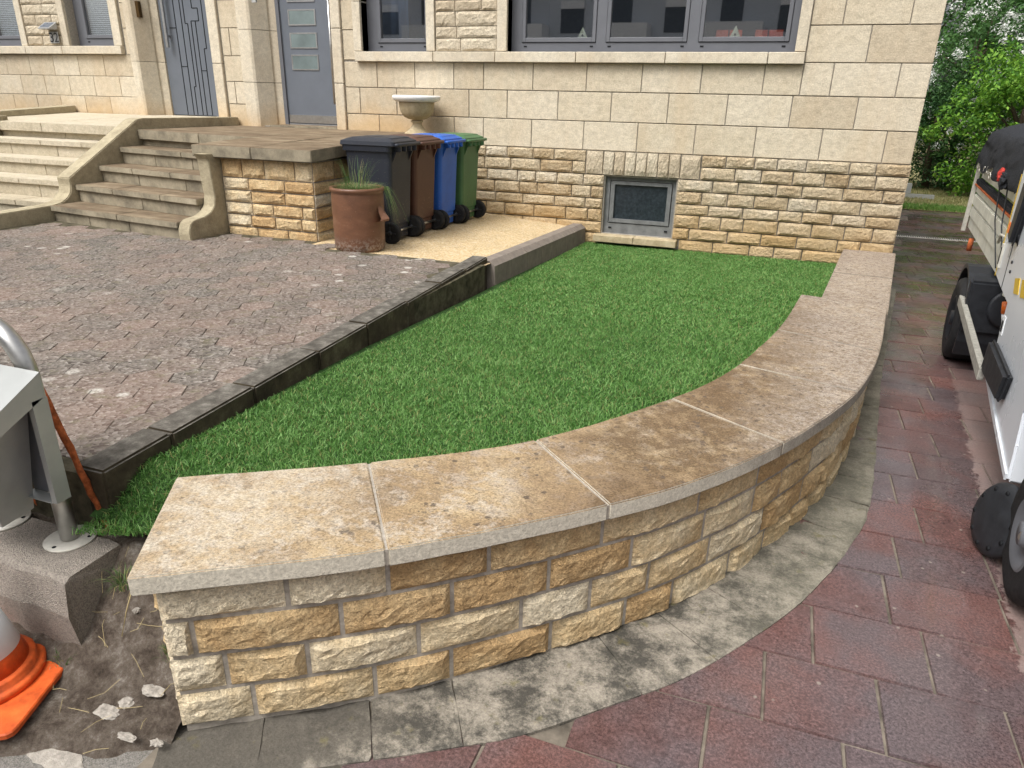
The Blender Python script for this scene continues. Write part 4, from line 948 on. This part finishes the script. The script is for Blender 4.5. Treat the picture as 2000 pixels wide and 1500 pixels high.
# ------------------------------------------------------------------ litter bin on its footing
ft = thing('concrete_footing', (-2.3, -6.72, -.28), 'broken concrete footing block under the metal litter bin', 'concrete block')
bm = bmesh.new()
prof = [(-6.845, -.30), (-6.86, -.12), (-6.835, -.012), (-6.815, 0), (-6.615, 0), (-6.60, -.07), (-6.585, -.10), (-6.58, -.30)]
rr = random.Random(8); rings = []
for x in np.linspace(-3.0, -1.95, 16):
    k = x > -1.98
    rings.append([bm.verts.new((x+(rr.uniform(-.01, .01) if k else 0)+(.012*(1 if z < -.1 else 0) if k else 0), y+rr.uniform(-.006, .006), z+rr.uniform(-.004, .004))) for y, z in prof])
for a, b in zip(rings[:-1], rings[1:]):
    for i in range(8): bm.faces.new((a[i], b[i], b[(i+1) % 8], a[(i+1) % 8]))
bm.faces.new(rings[0]); bm.faces.new(rings[-1][::-1]); bmobj('block', bm, M['footing'], ft)
lbn = thing('litter_bin', (-2.2, -6.7, 0), 'grey sheet-metal litter bin with sloping hood on a steel hoop stand', 'litter bin')
XL_, XR_, YH = -2.455, -2.135, -6.66
hoop = [(XR_, YH, .012), (XR_, YH, .30), (XR_, YH, .60)]+[(XR_-.16+.16*math.cos(a), YH, .60+.175*math.sin(a)) for a in np.linspace(.25, math.pi-.25, 12)]+[(XL_, YH, .60), (XL_, YH, .30), (XL_, YH, .012)]
tube('hoop', hoop, .030, M['steel'], lbn, 18)
for x in (XR_, XL_):
    p = lathe('base_plate', [(.082, 0.001), (.082, .007), (.081, .008)], M['galv'], lbn, (x, YH, 0), 32)
    for a in (30, 150, 270): lathe('bolt_hole', [(.007, 0), (.007, .0008)], M['dark'], p, (x+.062*math.cos(rd(a)), YH+.062*math.sin(rd(a)), .008), 10)
# body in front of the hoop: sloped hood, tapered pail and side bracket
XB0, XB1 = -2.50, -2.085
mesh('hood', [(XB0, -6.70, .655), (XB1+.055, -6.70, .655), (XB1+.055, -6.70, .575), (XB0, -6.70, .575), (XB0, -6.96, .52), (XB1+.055, -6.93, .535), (XB1+.055, -6.93, .475), (XB0, -6.96, .455)],
     [(0, 4, 5, 1), (0, 1, 2, 3), (1, 5, 6, 2), (4, 7, 6, 5), (0, 3, 7, 4), (2, 6, 7, 3)], M['zinc'], lbn)
mesh('pail', [(XB0+.02, -6.72, .57), (XB1+.0, -6.72, .57), (XB1-.01, -6.92, .53), (XB0+.02, -6.92, .53), (XB0+.06, -6.73, .16), (XB1-.085, -6.73, .16), (XB1-.085, -6.84, .15), (XB0+.06, -6.84, .15)],
     [(0, 3, 2, 1), (4, 5, 6, 7), (0, 1, 5, 4), (1, 2, 6, 5), (2, 3, 7, 6), (3, 0, 4, 7)], M['zinc'], lbn)
box('bracket', -2.19, -2.052, -6.700, -6.696, .215, .57, M['frame'], lbn)  # shade of the recess under the hood is put into this darker grey
boxes('bracket_flange', [(-2.0515, -2.03, -6.745, -6.694, .215, .572), (-2.19, -2.052, -6.745, -6.7005, .211, .214)], M['zinc'], lbn)
lathe('bracket_bolt', [(.008, 0), (.008, .008)], M['steel'], lbn, (0, 0, 0), 8).data.transform(Matrix.Translation((-2.10, -6.701, .36)) @ Matrix.Rotation(math.pi/2, 4, 'X'))
rr = random.Random(1)
def rod(p0, p1, label):
    pts = [Vector(p0).lerp(Vector(p1), t)+Vector((rr.uniform(-.003, .003), rr.uniform(-.003, .003), 0)) for t in np.linspace(0, 1, 14)]
    tag(tube('rusty_rod', pts, [.0118+rr.uniform(-.0018, .0018) for _ in pts], M['rust'], None, 9), label, 'metal rod', 'rusty red rods behind the litter bin')
rod((-2.07, -6.555, -.03), (-2.185, -6.60, .535), 'long rusty red rod leaning against the right side of the litter bin')
rod((-2.40, -6.555, -.03), (-2.44, -6.575, .22), 'short rusty red rod showing below the litter bin')

# ------------------------------------------------------------------ traffic cone
CX, CY, CZ = -2.155, -7.02, -.312
cn = thing('traffic_cone', (CX, CY, CZ), 'orange and white traffic cone on the bare soil', 'traffic cone')
def sqring(h, z, r): return [(CX+(sx*(h-r)+r*math.cos(rd(a0+30*k)))*math.cos(.35)-(sy*(h-r)+r*math.sin(rd(a0+30*k)))*math.sin(.35), CY+(sx*(h-r)+r*math.cos(rd(a0+30*k)))*math.sin(.35)+(sy*(h-r)+r*math.sin(rd(a0+30*k)))*math.cos(.35), CZ+z) for sx, sy, a0 in ((1, 1, 0), (-1, 1, 90), (-1, -1, 180), (1, -1, 270)) for k in range(4)]
HB = .225
rg = [sqring(HB, 0, .03), sqring(HB, .014, .03), sqring(HB-.004, .018, .028)]; v = [p for r in rg for p in r]
f = [(i*16+k, i*16+(k+1) % 16, (i+1)*16+(k+1) % 16, (i+1)*16+k) for i in range(2) for k in range(16)]+[tuple(range(16))[::-1], tuple(32+k for k in range(16))]
mesh('base', v, f, M['cone'], cn)
lathe('collar', [(.168, .0185), (.168, .036), (.16, .042), (.146, .044), (.146, .062), (.138, .068)], M['cone'], cn, (CX, CY, CZ), 40)
lathe('cone', [(.128, .066), (.112, .125), (.098, .18), (.05, .36), (.035, .42), (.03, .46)], M['cone'], cn, (CX, CY, CZ), 40)
lathe('white_band', [(.1135, .125), (.1145, .126), (.0838, .245), (.0825, .246)], M['conewhite'], cn, (CX, CY, CZ), 40)
lathe('white_band', [(.061, .325), (.062, .326), (.0485, .375), (.0475, .376)], M['conewhite'], cn, (CX, CY, CZ), 40)
c, s_ = math.cos(.35), math.sin(.35)
mesh('sticker', [(CX+a*c-b*s_, CY+a*s_+b*c, CZ+.0188) for a, b in ((.15, .13), (.195, .13), (.195, .185), (.15, .185))], [(0, 1, 2, 3)], M['galv'], cn)

# rubble, straw and weeds on the soil
def lump(name, c, r, sq, m, seed):
    bm = bmesh.new(); bmesh.ops.create_icosphere(bm, subdivisions=3, radius=1)
    for v_ in bm.verts:
        k = 1+.42*mn.fractal(v_.co*2.4+Vector((seed*7.1, 3, 1)), .8, 2, 6); v_.co = Vector((c[0]+v_.co.x*r*k*sq[0], c[1]+v_.co.y*r*k*sq[1], c[2]+v_.co.z*r*k*sq[2]))
    return bmobj(name, bm, m)
def zsoil(y): t = min(1, max(0, (y+6.98)/.42)); return -.323+.32*t*t*(3-2*t)
for i, (x, y, r, sq, lb_) in enumerate(((-1.665, -6.93, .022, (1.1, .9, .45), 'rounded pale lump of mortar on the soil'), (-1.60, -6.885, .026, (1.6, .8, .3), 'wide flat pale lump of mortar on the soil near the wall'), (-1.70, -6.97, .030, (1.4, .8, .2), 'low crumbling pale mortar patch on the soil'),
        (-1.475, -7.005, .014, (1.4, .8, .7), 'small white stone chip near the wall corner'), (-1.575, -7.02, .018, (1.7, .7, .35), 'greyish elongated mortar scrap on the soil'), (-1.74, -7.125, .075, (1.35, .45, .035), 'broad pale mortar smear on the grey pavement at the bottom left'), (-1.78, -6.745, .010, (1.2, 1, .8), 'tiny grey pebble below the footing block'))):
    tag(lump('mortar_lump', (x, y, S-.010 if y < -7.1 else zsoil(y)+.004), r, sq, M['limelump'], i), lb_, 'rubble', 'mortar rubble on the soil')
g2 = np.random.default_rng(9)
for i, (x, y, n, h, lb_) in enumerate(((-1.87, -6.70, 60, .10, 'grass tuft beside the footing block'), (-1.62, -6.72, 50, .08, 'grass tuft under the coping overhang'), (-1.585, -6.80, 40, .05, 'small weed beside the wall end'), (-1.98, -6.885, 30, .045, 'small weed below the front of the footing block'))):
    tag(tuftmesh('grass_tuft', (x, y, zsoil(y)-.005), n, h*.5, h, .035, .9, .004, M['tuft'], None, g2), lb_, 'grass tuft', 'weeds on the bare soil')
vv, ff = [], []
for k in range(34):
    x, y = g2.uniform(-2.1, -1.5), g2.uniform(-7.08, -6.65); a = g2.uniform(0, 6.28); L = g2.uniform(.02, .10); z = zsoil(y)+.016
    v_, f_ = tubev([(x, y, z), (x+L*.5*math.cos(a), y+L*.5*math.sin(a), z+.002), (x+L*math.cos(a+.05), y+L*math.sin(a+.05), zsoil(y+L*math.sin(a))+.012)], .0008, 4); b = len(vv); vv += v_; ff += [tuple(b+i for i in q) for q in f_]
tag(mesh('dry_straw', vv, ff, M['straw']), 'scattered dry straw and twigs on the bare soil', 'straw', kind='stuff')
st_ = tube('dry_stalk', [(-1.80, -6.80, -.2), (-1.79, -6.775, -.12), (-1.775, -6.74, -.03)], .0022, M['straw'], None, 5); tag(st_, 'single upright dry stalk between footing block and wall', 'stalk')

# ------------------------------------------------------------------ small utility truck on the driveway
def SP(y, z, off=0): return (1.08+.103*(y+5.43)+off, y, z)
tk = thing('utility_truck', SP(-3.5, S, .6), 'small white utility truck with net-covered load bed parked on the red driveway', 'truck')
def plate(name, prof, off0, off1, m, parent=tk, bev=0):
    """side-on profile (y,z) given thickness across the vehicle"""
    bm = bmesh.new(); A_ = [bm.verts.new(SP(y, z, off0)) for y, z in prof]; B_ = [bm.verts.new(SP(y, z, off1)) for y, z in prof]; n = len(prof)
    bm.faces.new(A_); bm.faces.new(B_[::-1])
    for i in range(n): bm.faces.new((A_[i], A_[(i+1) % n], B_[(i+1) % n], B_[i]))
    bmesh.ops.recalc_face_normals(bm, faces=bm.faces)
    if bev: bmesh.ops.bevel(bm, geom=list(bm.edges), offset=bev, segments=2, affect='EDGES', clamp_overlap=True)
    return bmobj(name, bm, m, parent)
cab = plate('cab', [(-2.93, 1.65), (-3.0, .50), (-3.2, .48), (-3.58, .455), (-3.63, .03), (-4.05, -.03), (-4.68, -.11), (-4.64, .06), (-4.60, .20), (-4.68, .32), (-4.85, .40), (-5.25, .44), (-5.6, .38), (-5.75, .1), (-5.95, .1), (-5.98, .55), (-5.75, .75), (-5.3, 1.62)], 0, 1.45, M['white'], tk, .012)
plate('sill_strip', [(-3.66, .035), (-4.05, -.025), (-4.66, -.105), (-4.66, -.075), (-4.05, .005), (-3.66, .065)], -.010, .0, M['white'], cab)
plate('wheel_arch', [(-4.66, -.05), (-4.62, .20), (-4.70, .31), (-4.87, .385), (-5.25, .425), (-5.6, .365), (-5.73, .1), (-5.73, -.05)], .06, .5, M['dark'], cab)
plate('corner_pad', [(-3.64, .27), (-3.61, .07), (-4.20, .095), (-4.26, .26)], -.045, -.001, M['black'], cab, .018)
plate('yellow_tape', [(-3.62, .61), (-3.68, .54), (-3.80, .56), (-3.74, .635)], -.003, .0, M['yellow'], cab)
plate('yellow_tape', [(-3.80, .64), (-3.86, .56), (-4.2, .62), (-4.14, .70)], -.003, .0, M['yellow'], cab)
plate('label_plate', [(-3.60, .40), (-3.62, .30), (-3.69, .305), (-3.67, .405)], -.003, .0, M['conewhite'], cab); plate('barcode', [(-3.615, .375), (-3.63, .315), (-3.665, .318), (-3.65, .378)], -.0045, -.003, M['dark'], cab)
plate('door_handle', [(-3.02, .70), (-3.03, .56), (-3.075, .56), (-3.065, .70)], -.012, .0, M['galv'], cab); plate('handle_slot', [(-3.03, .68), (-3.038, .58), (-3.062, .58), (-3.055, .68)], -.0135, -.012, M['dark'], cab)
plate('door_seam', [(-3.22, 1.6), (-3.30, .49), (-3.312, .49), (-3.232, 1.6)], -.0015, .0, M['dark'], cab)
for y, z in ((-3.42, .66), (-3.44, .61)): lathe('rivet', [(.009, 0), (.009, .006)], M['black'], cab, (0, 0, 0), 10).data.transform(Matrix.Translation(SP(y, z, -.007)) @ Matrix.Rotation(math.pi/2, 4, 'Y'))
plate('edge_trim', [(-2.955, 1.10), (-2.995, .50), (-3.006, .50), (-2.966, 1.10)], -.003, .0, M['yellow'], cab)
mir = plate('mirror', [(-3.34, 1.10), (-3.30, .78), (-3.42, .74), (-3.52, 1.12)], -.045, .0, M['black'], tk, .02); plate('mirror_back', [(-3.24, .90), (-3.25, .76), (-3.31, .74), (-3.31, .95)], -.04, .0, M['white'], mir, .01)
plate('indicator', [(-3.255, .86), (-3.26, .80), (-3.30, .80), (-3.295, .86)], -.044, -.0395, M['orange'], mir); tube('mirror_arm', [SP(-3.40, .85, -.02), SP(-3.42, .75, .01)], .012, M['black'], mir, 8)
# load bed, set in from the wheels
OB = .12
bed = plate('load_bed', [(-.12, .40), (-.06, .52), (-2.9, .50), (-2.9, .36)], OB, OB+1.15, M['dirtywhite'], tk)
for k, (z0, z1) in enumerate(((.50, .60), (.612, .71), (.722, .80))): plate('side_board', [(-.12+.01*k, z0), (-.14, z1), (-2.88, z1-.02), (-2.88, z0-.02)], OB-.012-(.006 if k % 2 else 0), OB+.02, M['dirtywhite'], bed, .008)
plate('top_rail', [(-.14, .803), (-.14, .85), (-2.86, .83), (-2.86, .783)], OB-.03, OB+.02, M['net'], bed, .008); plate('rail_lip', [(-.14, .79), (-.14, .803), (-2.86, .783), (-2.86, .77)], OB-.035, OB+.0, M['rust'], bed)
plate('upper_panel', [(-.16, .86), (-.20, 1.10), (-2.86, 1.10), (-2.86, .85)], OB+.005, OB+.02, M['dirtywhite'], bed)
plate('tail_post', [(-.10, .36), (-.16, 1.04), (-.19, 1.04), (-.13, .36)], OB-.05, OB-.015, M['galv'], bed); plate('gusset', [(-2.62, .52), (-2.72, .32), (-2.9, .34), (-2.9, .52)], OB-.005, OB+.0, M['dirtywhite'], bed)
tube('latch', [SP(-2.2, .58, OB-.03), SP(-2.3, .65, OB-.04), SP(-2.55, .66, OB-.03)], .010, M['galv'], bed, 8)
tube('tail_lamp', [SP(-.6, .36, OB+.0), SP(-.6, .25, OB+.0)], .022, M['rust'], bed, 10)
for y0, y1 in ((-1.5, -2.3), (-1.9, -2.6)): tube('cord', [SP(y0, 1.03, OB-.03), SP((y0+y1)/2, .7, OB-.045), SP(y1, .42, OB-.02)], .005, M['black'], bed, 6)
# net over the load
nx, ny = 46, 30; vv = []
for i in range(nx):
    for j in range(ny):
        u, t = i/(nx-1), j/(ny-1); y = -.04-2.84*u
        if t < .35: k = t/.35; off = OB-.06+.06*k*k; z = .965+.30*k+.035*math.sin(u*21)*(1-k)
        else: k = (t-.35)/.65; off = OB+.05+1.1*k; z = 1.27+.08*math.sin(k*3.1)+.03*math.sin(u*9+k*5)
        edge = max(0, 1-u/.05); z -= .13*edge**2; n_ = mn.fractal(Vector((u*14, t*9, 1)), 1, 2, 4)*.022
        p = SP(y, z+n_, off+n_); vv.append(p)
ff = [(i*ny+j, (i+1)*ny+j, (i+1)*ny+j+1, i*ny+j+1) for i in range(nx-1) for j in range(ny-1)]
nt_ = mesh('cargo_net', vv, ff, M['net'], tk, True)
for k in range(11):
    p = SP(-.2-.10*k, .965+.02*math.sin(k*1.9), OB-.055); tube('loop', [(p[0]+.002, p[1]+.022*math.cos(a), p[2]+.026*math.sin(a)) for a in np.linspace(0, 6.28, 10)], .0035, M['galv'], nt_, 5)
o = lump('red_cloth', SP(-1.75, 1.0, OB-.06), .05, (.5, 1.1, 1), M['red'], 3); o.parent = tk; o.matrix_parent_inverse = Matrix.Translation(-Vector(tk.location))
o = lump('strap_bundle', SP(-2.0, .98, OB-.06), .06, (.6, 1.4, 1), M['net'], 5); o.parent = tk; o.matrix_parent_inverse = Matrix.Translation(-Vector(tk.location))
# wheels
def wheel(y, off, r, wd, parent=tk, rim='dirtywhite'):
    prof = [(r*.55, -wd/2+.01), (r*.8, -wd/2), (r*.95, -wd/2+.012), (r, -wd/2+.04), (r, wd/2-.04), (r*.95, wd/2-.012), (r*.8, wd/2), (r*.55, wd/2-.01)]
    n = 40; v, f = [], []
    c_ = Vector(SP(y, S+r, off)); ax = Vector((1, 0, 0)); fw = Vector((.103, 1, 0)).normalized(); sd = Vector((1, -.103, 0)).normalized()
    for rr_, h in prof:
        for k in range(n): a = 2*math.pi*k/n; v.append(c_+sd*h+(fw*math.cos(a)+Vector((0, 0, 1))*math.sin(a))*rr_)
    for i in range(len(prof)-1):
        for k in range(n): f.append((i*n+k, i*n+(k+1) % n, (i+1)*n+(k+1) % n, (i+1)*n+k))
    f.append(tuple((len(prof)-1)*n+k for k in range(n)))
    w_ = bpy.data.objects.new('wheel', None); w_.empty_display_size = .1
    ty = mesh('wheel', v, f, M['rubber'], parent, True)
    v, f = [], []
    for rr_, h in ((r*.56, -wd/2+.012), (r*.52, -wd/2+.004), (r*.44, -wd/2+.03), (r*.2, -wd/2+.035), (r*.17, -wd/2+.0), (.001, -wd/2+.0)):
        for k in range(n): a = 2*math.pi*k/n; v.append(c_+sd*h+(fw*math.cos(a)+Vector((0, 0, 1))*math.sin(a))*rr_)
    for i in range(5):
        for k in range(n): f.append((i*n+k, i*n+(k+1) % n, (i+1)*n+(k+1) % n, (i+1)*n+k))
    mesh('rim', v, f, M[rim], ty, True); return ty
wr = wheel(-1.98, .075, .31, .26, rim='black'); wheel(-1.98, 1.35, .31, .26, rim='black'); wf = wheel(-5.20, .06, .275, .17, rim='frame'); wheel(-5.20, 1.36, .275, .17)
# black moulded mudguard over the rear wheel
pts = []
for a in np.linspace(-25, 205, 16): pts.append((-1.98-.40*math.cos(rd(a)), S+.31+.40*math.sin(rd(a))*1.05))
mg = plate('mudguard', pts+[(p[0]*.0+(-1.98-.37*math.cos(rd(a))), S+.31+.37*math.sin(rd(a))*1.05) for a, p in zip(np.linspace(205, -25, 16), pts)], -.03, .32, M['black'], tk)
plate('mudguard_front', [(-2.32, -.02), (-2.32, .36), (-2.40, .33), (-2.40, -.04)], -.035, .40, M['black'], mg, .015)
lathe('round_panel', [(.14, 0), (.14, .012), (.12, .018)], M['black'], mg, (0, 0, 0), 28).data.transform(Matrix.Translation(SP(-2.405, .16, .24)) @ Matrix.Rotation(math.pi/2, 4, 'X'))
plate('marker_bracket', [(-2.9, .36), (-2.9, .28), (-2.93, .28), (-2.93, .36)], .1, .3, M['dark'], tk)
mk_ = tube('side_marker', [SP(-3.0, .34, .10), SP(-3.0, .27, .11)], .024, M['orange'], tk, 12); tube('marker_lens', [SP(-3.0, .268, .11), SP(-3.0, .18, .125)], [.02, .014], M['conewhite'], mk_, 12)
bm = bmesh.new(); q0, q1 = (-2.02, .145), (-3.66, .055)
plate('guard_bar', [(-2.15, .175), (-2.15, .10), (-3.66, .025), (-3.66, .10)], -.055, -.02, M['aluminium'], tk, .004)
# perforated black splash guard by the front wheel
sgd = lathe('splash_guard', [(.165, 0), (.165, .02), (.15, .036), (.11, .045), (.02, .05)], M['black'], tk, (0, 0, 0), 40); TM = Matrix.Translation(SP(-4.90, -.19, -.025)) @ Matrix.Rotation(rd(-78), 4, 'Y') @ Matrix.Rotation(rd(12), 4, 'X')
sgd.data.transform(TM)
for k in range(10):
    a = 2*math.pi*k/10; h_ = lathe('hole', [(.012, 0), (.012, .002)], M['dark'], sgd, (.13*math.cos(a), .13*math.sin(a), .0405), 12); h_.data.transform(TM)
tube('suspension_leg', [SP(-5.20, -.10, .0), SP(-5.30, .30, .05)], .03, M['dirtywhite'], tk, 14)

# ------------------------------------------------------------------ far lawn, shrubs, trees
fl = mesh('far_lawn', [(-10, 7.3, S+.01), (30, 7.3, S+.01), (30, 60, S+.01), (-10, 60, S+.01)], [(0, 1, 2, 3)], M['farlawn']); tag(fl, kind='structure')
Q = RNG.uniform((1.3, 7.3), (7.5, 8.0), (6500, 2)); V, F = blades(Q, S+.01, .08, .012, .8, RNG); tag(npmesh('verge_grass', V, F, M['verge']), 'fresh green grass verge along the far edge of the driveway', 'grass', kind='stuff')
Q = RNG.uniform((1.3, 7.9), (9, 13), (26000, 2)); V, F = blades(Q, S+.01, .06, .012, 1.0, RNG); tag(npmesh('meadow_grass', V, F, M['farlawn']), 'straw-coloured mown grass in front of the shrubs', 'grass', kind='stuff')
def leaves(name, clumps, per, size, m, parent, rng, up=.5):
    C_ = np.repeat(np.array([c[:3] for c in clumps]), per, 0); Rr = np.repeat(np.array([c[3] for c in clumps]), per)[:, None]
    n = len(C_); dirs = rng.normal(size=(n, 3)); dirs /= np.linalg.norm(dirs, axis=1)[:, None]; P_ = C_+dirs*Rr*rng.random((n, 1))**.45
    nrm = dirs*.6+rng.normal(size=(n, 3))*.5; nrm[:, 2] += up; nrm /= np.linalg.norm(nrm, axis=1)[:, None]
    t = np.cross(nrm, rng.normal(size=(n, 3))); t /= np.linalg.norm(t, axis=1)[:, None]; b = np.cross(nrm, t)
    L = size*rng.uniform(.6, 1.3, (n, 1)); W_ = L*.42
    V_ = np.stack([P_-t*L*.5, P_+b*W_*.5+nrm*L*.06, P_+t*L*.5-nrm*L*.1, P_-b*W_*.5+nrm*L*.06], 1).reshape(-1, 3)
    return npmesh(name, V_, np.arange(n*4).reshape(-1, 4), m, parent)
def clumpset(c, rad, n, rmin, rmax, rng, shell=.55):
    o_ = []
    for k in range(n):
        d_ = rng.normal(size=3); d_ /= np.linalg.norm(d_); r_ = rng.uniform(shell, 1.0)
        r_ *= 1+.34*mn.noise(Vector(d_*2.1+np.array(c)))
        o_.append((c[0]+d_[0]*rad[0]*r_, c[1]+d_[1]*rad[1]*r_, c[2]+d_[2]*rad[2]*r_, rng.uniform(rmin, rmax)))
    return [q for q in o_ if q[2] > S+.15]
def woody(parent, base, top, r, nb, rad, rng):
    tube('trunk', [base, tuple((np.array(base)+np.array(top))/2+rng.normal(0, .08, 3)), top], [r, r*.75, r*.4], M['bark'], parent, 9)
    for k in range(nb):
        t = rng.uniform(.15, .9); p = np.array(base)*(1-t)+np.array(top)*t; d_ = rng.normal(size=3); d_[2] = abs(d_[2])+.4; d_ /= np.linalg.norm(d_)
        e = p+d_*np.array(rad)*rng.uniform(.5, .9); tube('limb', [tuple(p), tuple((p+e)/2+rng.normal(0, .05, 3)), tuple(e)], [r*.4, r*.25, r*.1], M['bark'], parent, 6)
g3 = np.random.default_rng(21)
def shrub(name, label, cat, base, c, rad, n, rr_, per, size, m, group=None, nb=8, shell=.55, extra=None):
    t = thing(name, (base[0], base[1], S), label, cat, group); woody(t, (base[0], base[1], S-.05), (c[0], c[1], c[2]+rad[2]*.5), .09, nb, rad, g3)
    leaves('crown', clumpset(c, rad, n, *rr_, g3, shell), per, size, m, t, g3)
    if extra: extra(t)
    return t
shrub('leafy_shrub', 'big bright green shrub with broad leaves behind the truck', 'shrub', (4.4, 10.2), (4.45, 10.0, 1.0), (1.55, 1.3, 1.6), 150, (.16, .46), 120, .095, M['leafbright'], 'shrubs beyond the driveway')
shrub('flowering_shrub', 'white-flowering shrub close behind the house corner', 'shrub', (3.7, 12.2), (3.75, 12.0, 1.6), (1.2, 1.1, 2.1), 150, (.25, .45), 90, .095, M['leafmid'], 'shrubs beyond the driveway',
      extra=lambda t: leaves('blossom', clumpset((3.75, 11.75, 1.9), (1.25, 1.3, 1.9), 170, .06, .22, g3, .85), 30, .07, M['blossom'], t, g3))
shrub('dark_shrub', 'dark green undergrowth shrub at the left of the bright shrub', 'shrub', (3.2, 11.4), (3.1, 11.3, .85), (1.0, .8, 1.3), 110, (.22, .4), 90, .07, M['leafdark'], 'shrubs beyond the driveway')
shrub('leafy_shrub', 'yellow-green shrub at the right edge above the truck', 'shrub', (6.6, 11.0), (6.4, 10.8, 1.9), (1.5, 1.3, 2.0), 110, (.25, .45), 95, .11, M['leafbright'], 'shrubs beyond the driveway')
shrub('tall_tree', 'tall loose dark green tree rising behind the shrubs', 'tree', (6.0, 18), (6.0, 18, 4.2), (3.2, 2.6, 3.6), 150, (.4, .8), 120, .15, M['leafmid'], 'trees beyond the driveway', 14, .3)
shrub('tall_tree', 'thin airy tree with pale sky showing through behind the house corner', 'tree', (3.6, 20), (3.8, 20, 5.2), (2.2, 2.0, 4.2), 60, (.35, .7), 80, .13, M['leafdark'], 'trees beyond the driveway', 16, .2)
shrub('tall_tree', 'broad dark tree at the far right background', 'tree', (11, 22), (11, 22, 3.6), (4.5, 3, 4.0), 110, (.5, .9), 110, .18, M['leafmid'], 'trees beyond the driveway', 10, .3)
gb = thing('garden_bracket', (2.55, 9.2, S), 'small grey metal bracket lying on the grass by the house corner', 'bracket')
box('bar', 2.3, 3.05, 9.2, 9.3, S+.02, S+.10, M['zinc'], gb); box('box', 2.35, 2.6, 9.25, 9.45, S+.11, S+.30, M['zinc'], gb)

# ------------------------------------------------------------------ apartment block across the street (mirrored in the windows)
ap = thing('apartment_building', (-6, -30, S), 'grey apartment block with balconies across the street, mirrored in the windows', 'building')
box('wall', -26, 14, -36, -30, S, 11, M['render'], ap)
for i in range(7):
    for k in range(3):
        x, z = -22+i*5.2, 1.0+k*3.0
        f_ = box('window', x, x+1.2, -30.05, -29.98, z+.5, z+1.9, M['aptglass'], ap); box('shutter_box', x, x+1.2, -29.98, -29.9, z+1.6, z+1.95, M['aptwhite'], f_)
        box('balcony', x+2.0, x+4.6, -29.98, -28.8, z-.15, z+.85, M['aptwhite'], ap); box('balcony_door', x+2.6, x+3.6, -30.05, -29.98, z+.9, z+2.2, M['aptglass'], ap)
for o in bpy.data.objects:
    if '_local' in o: del o['_local']
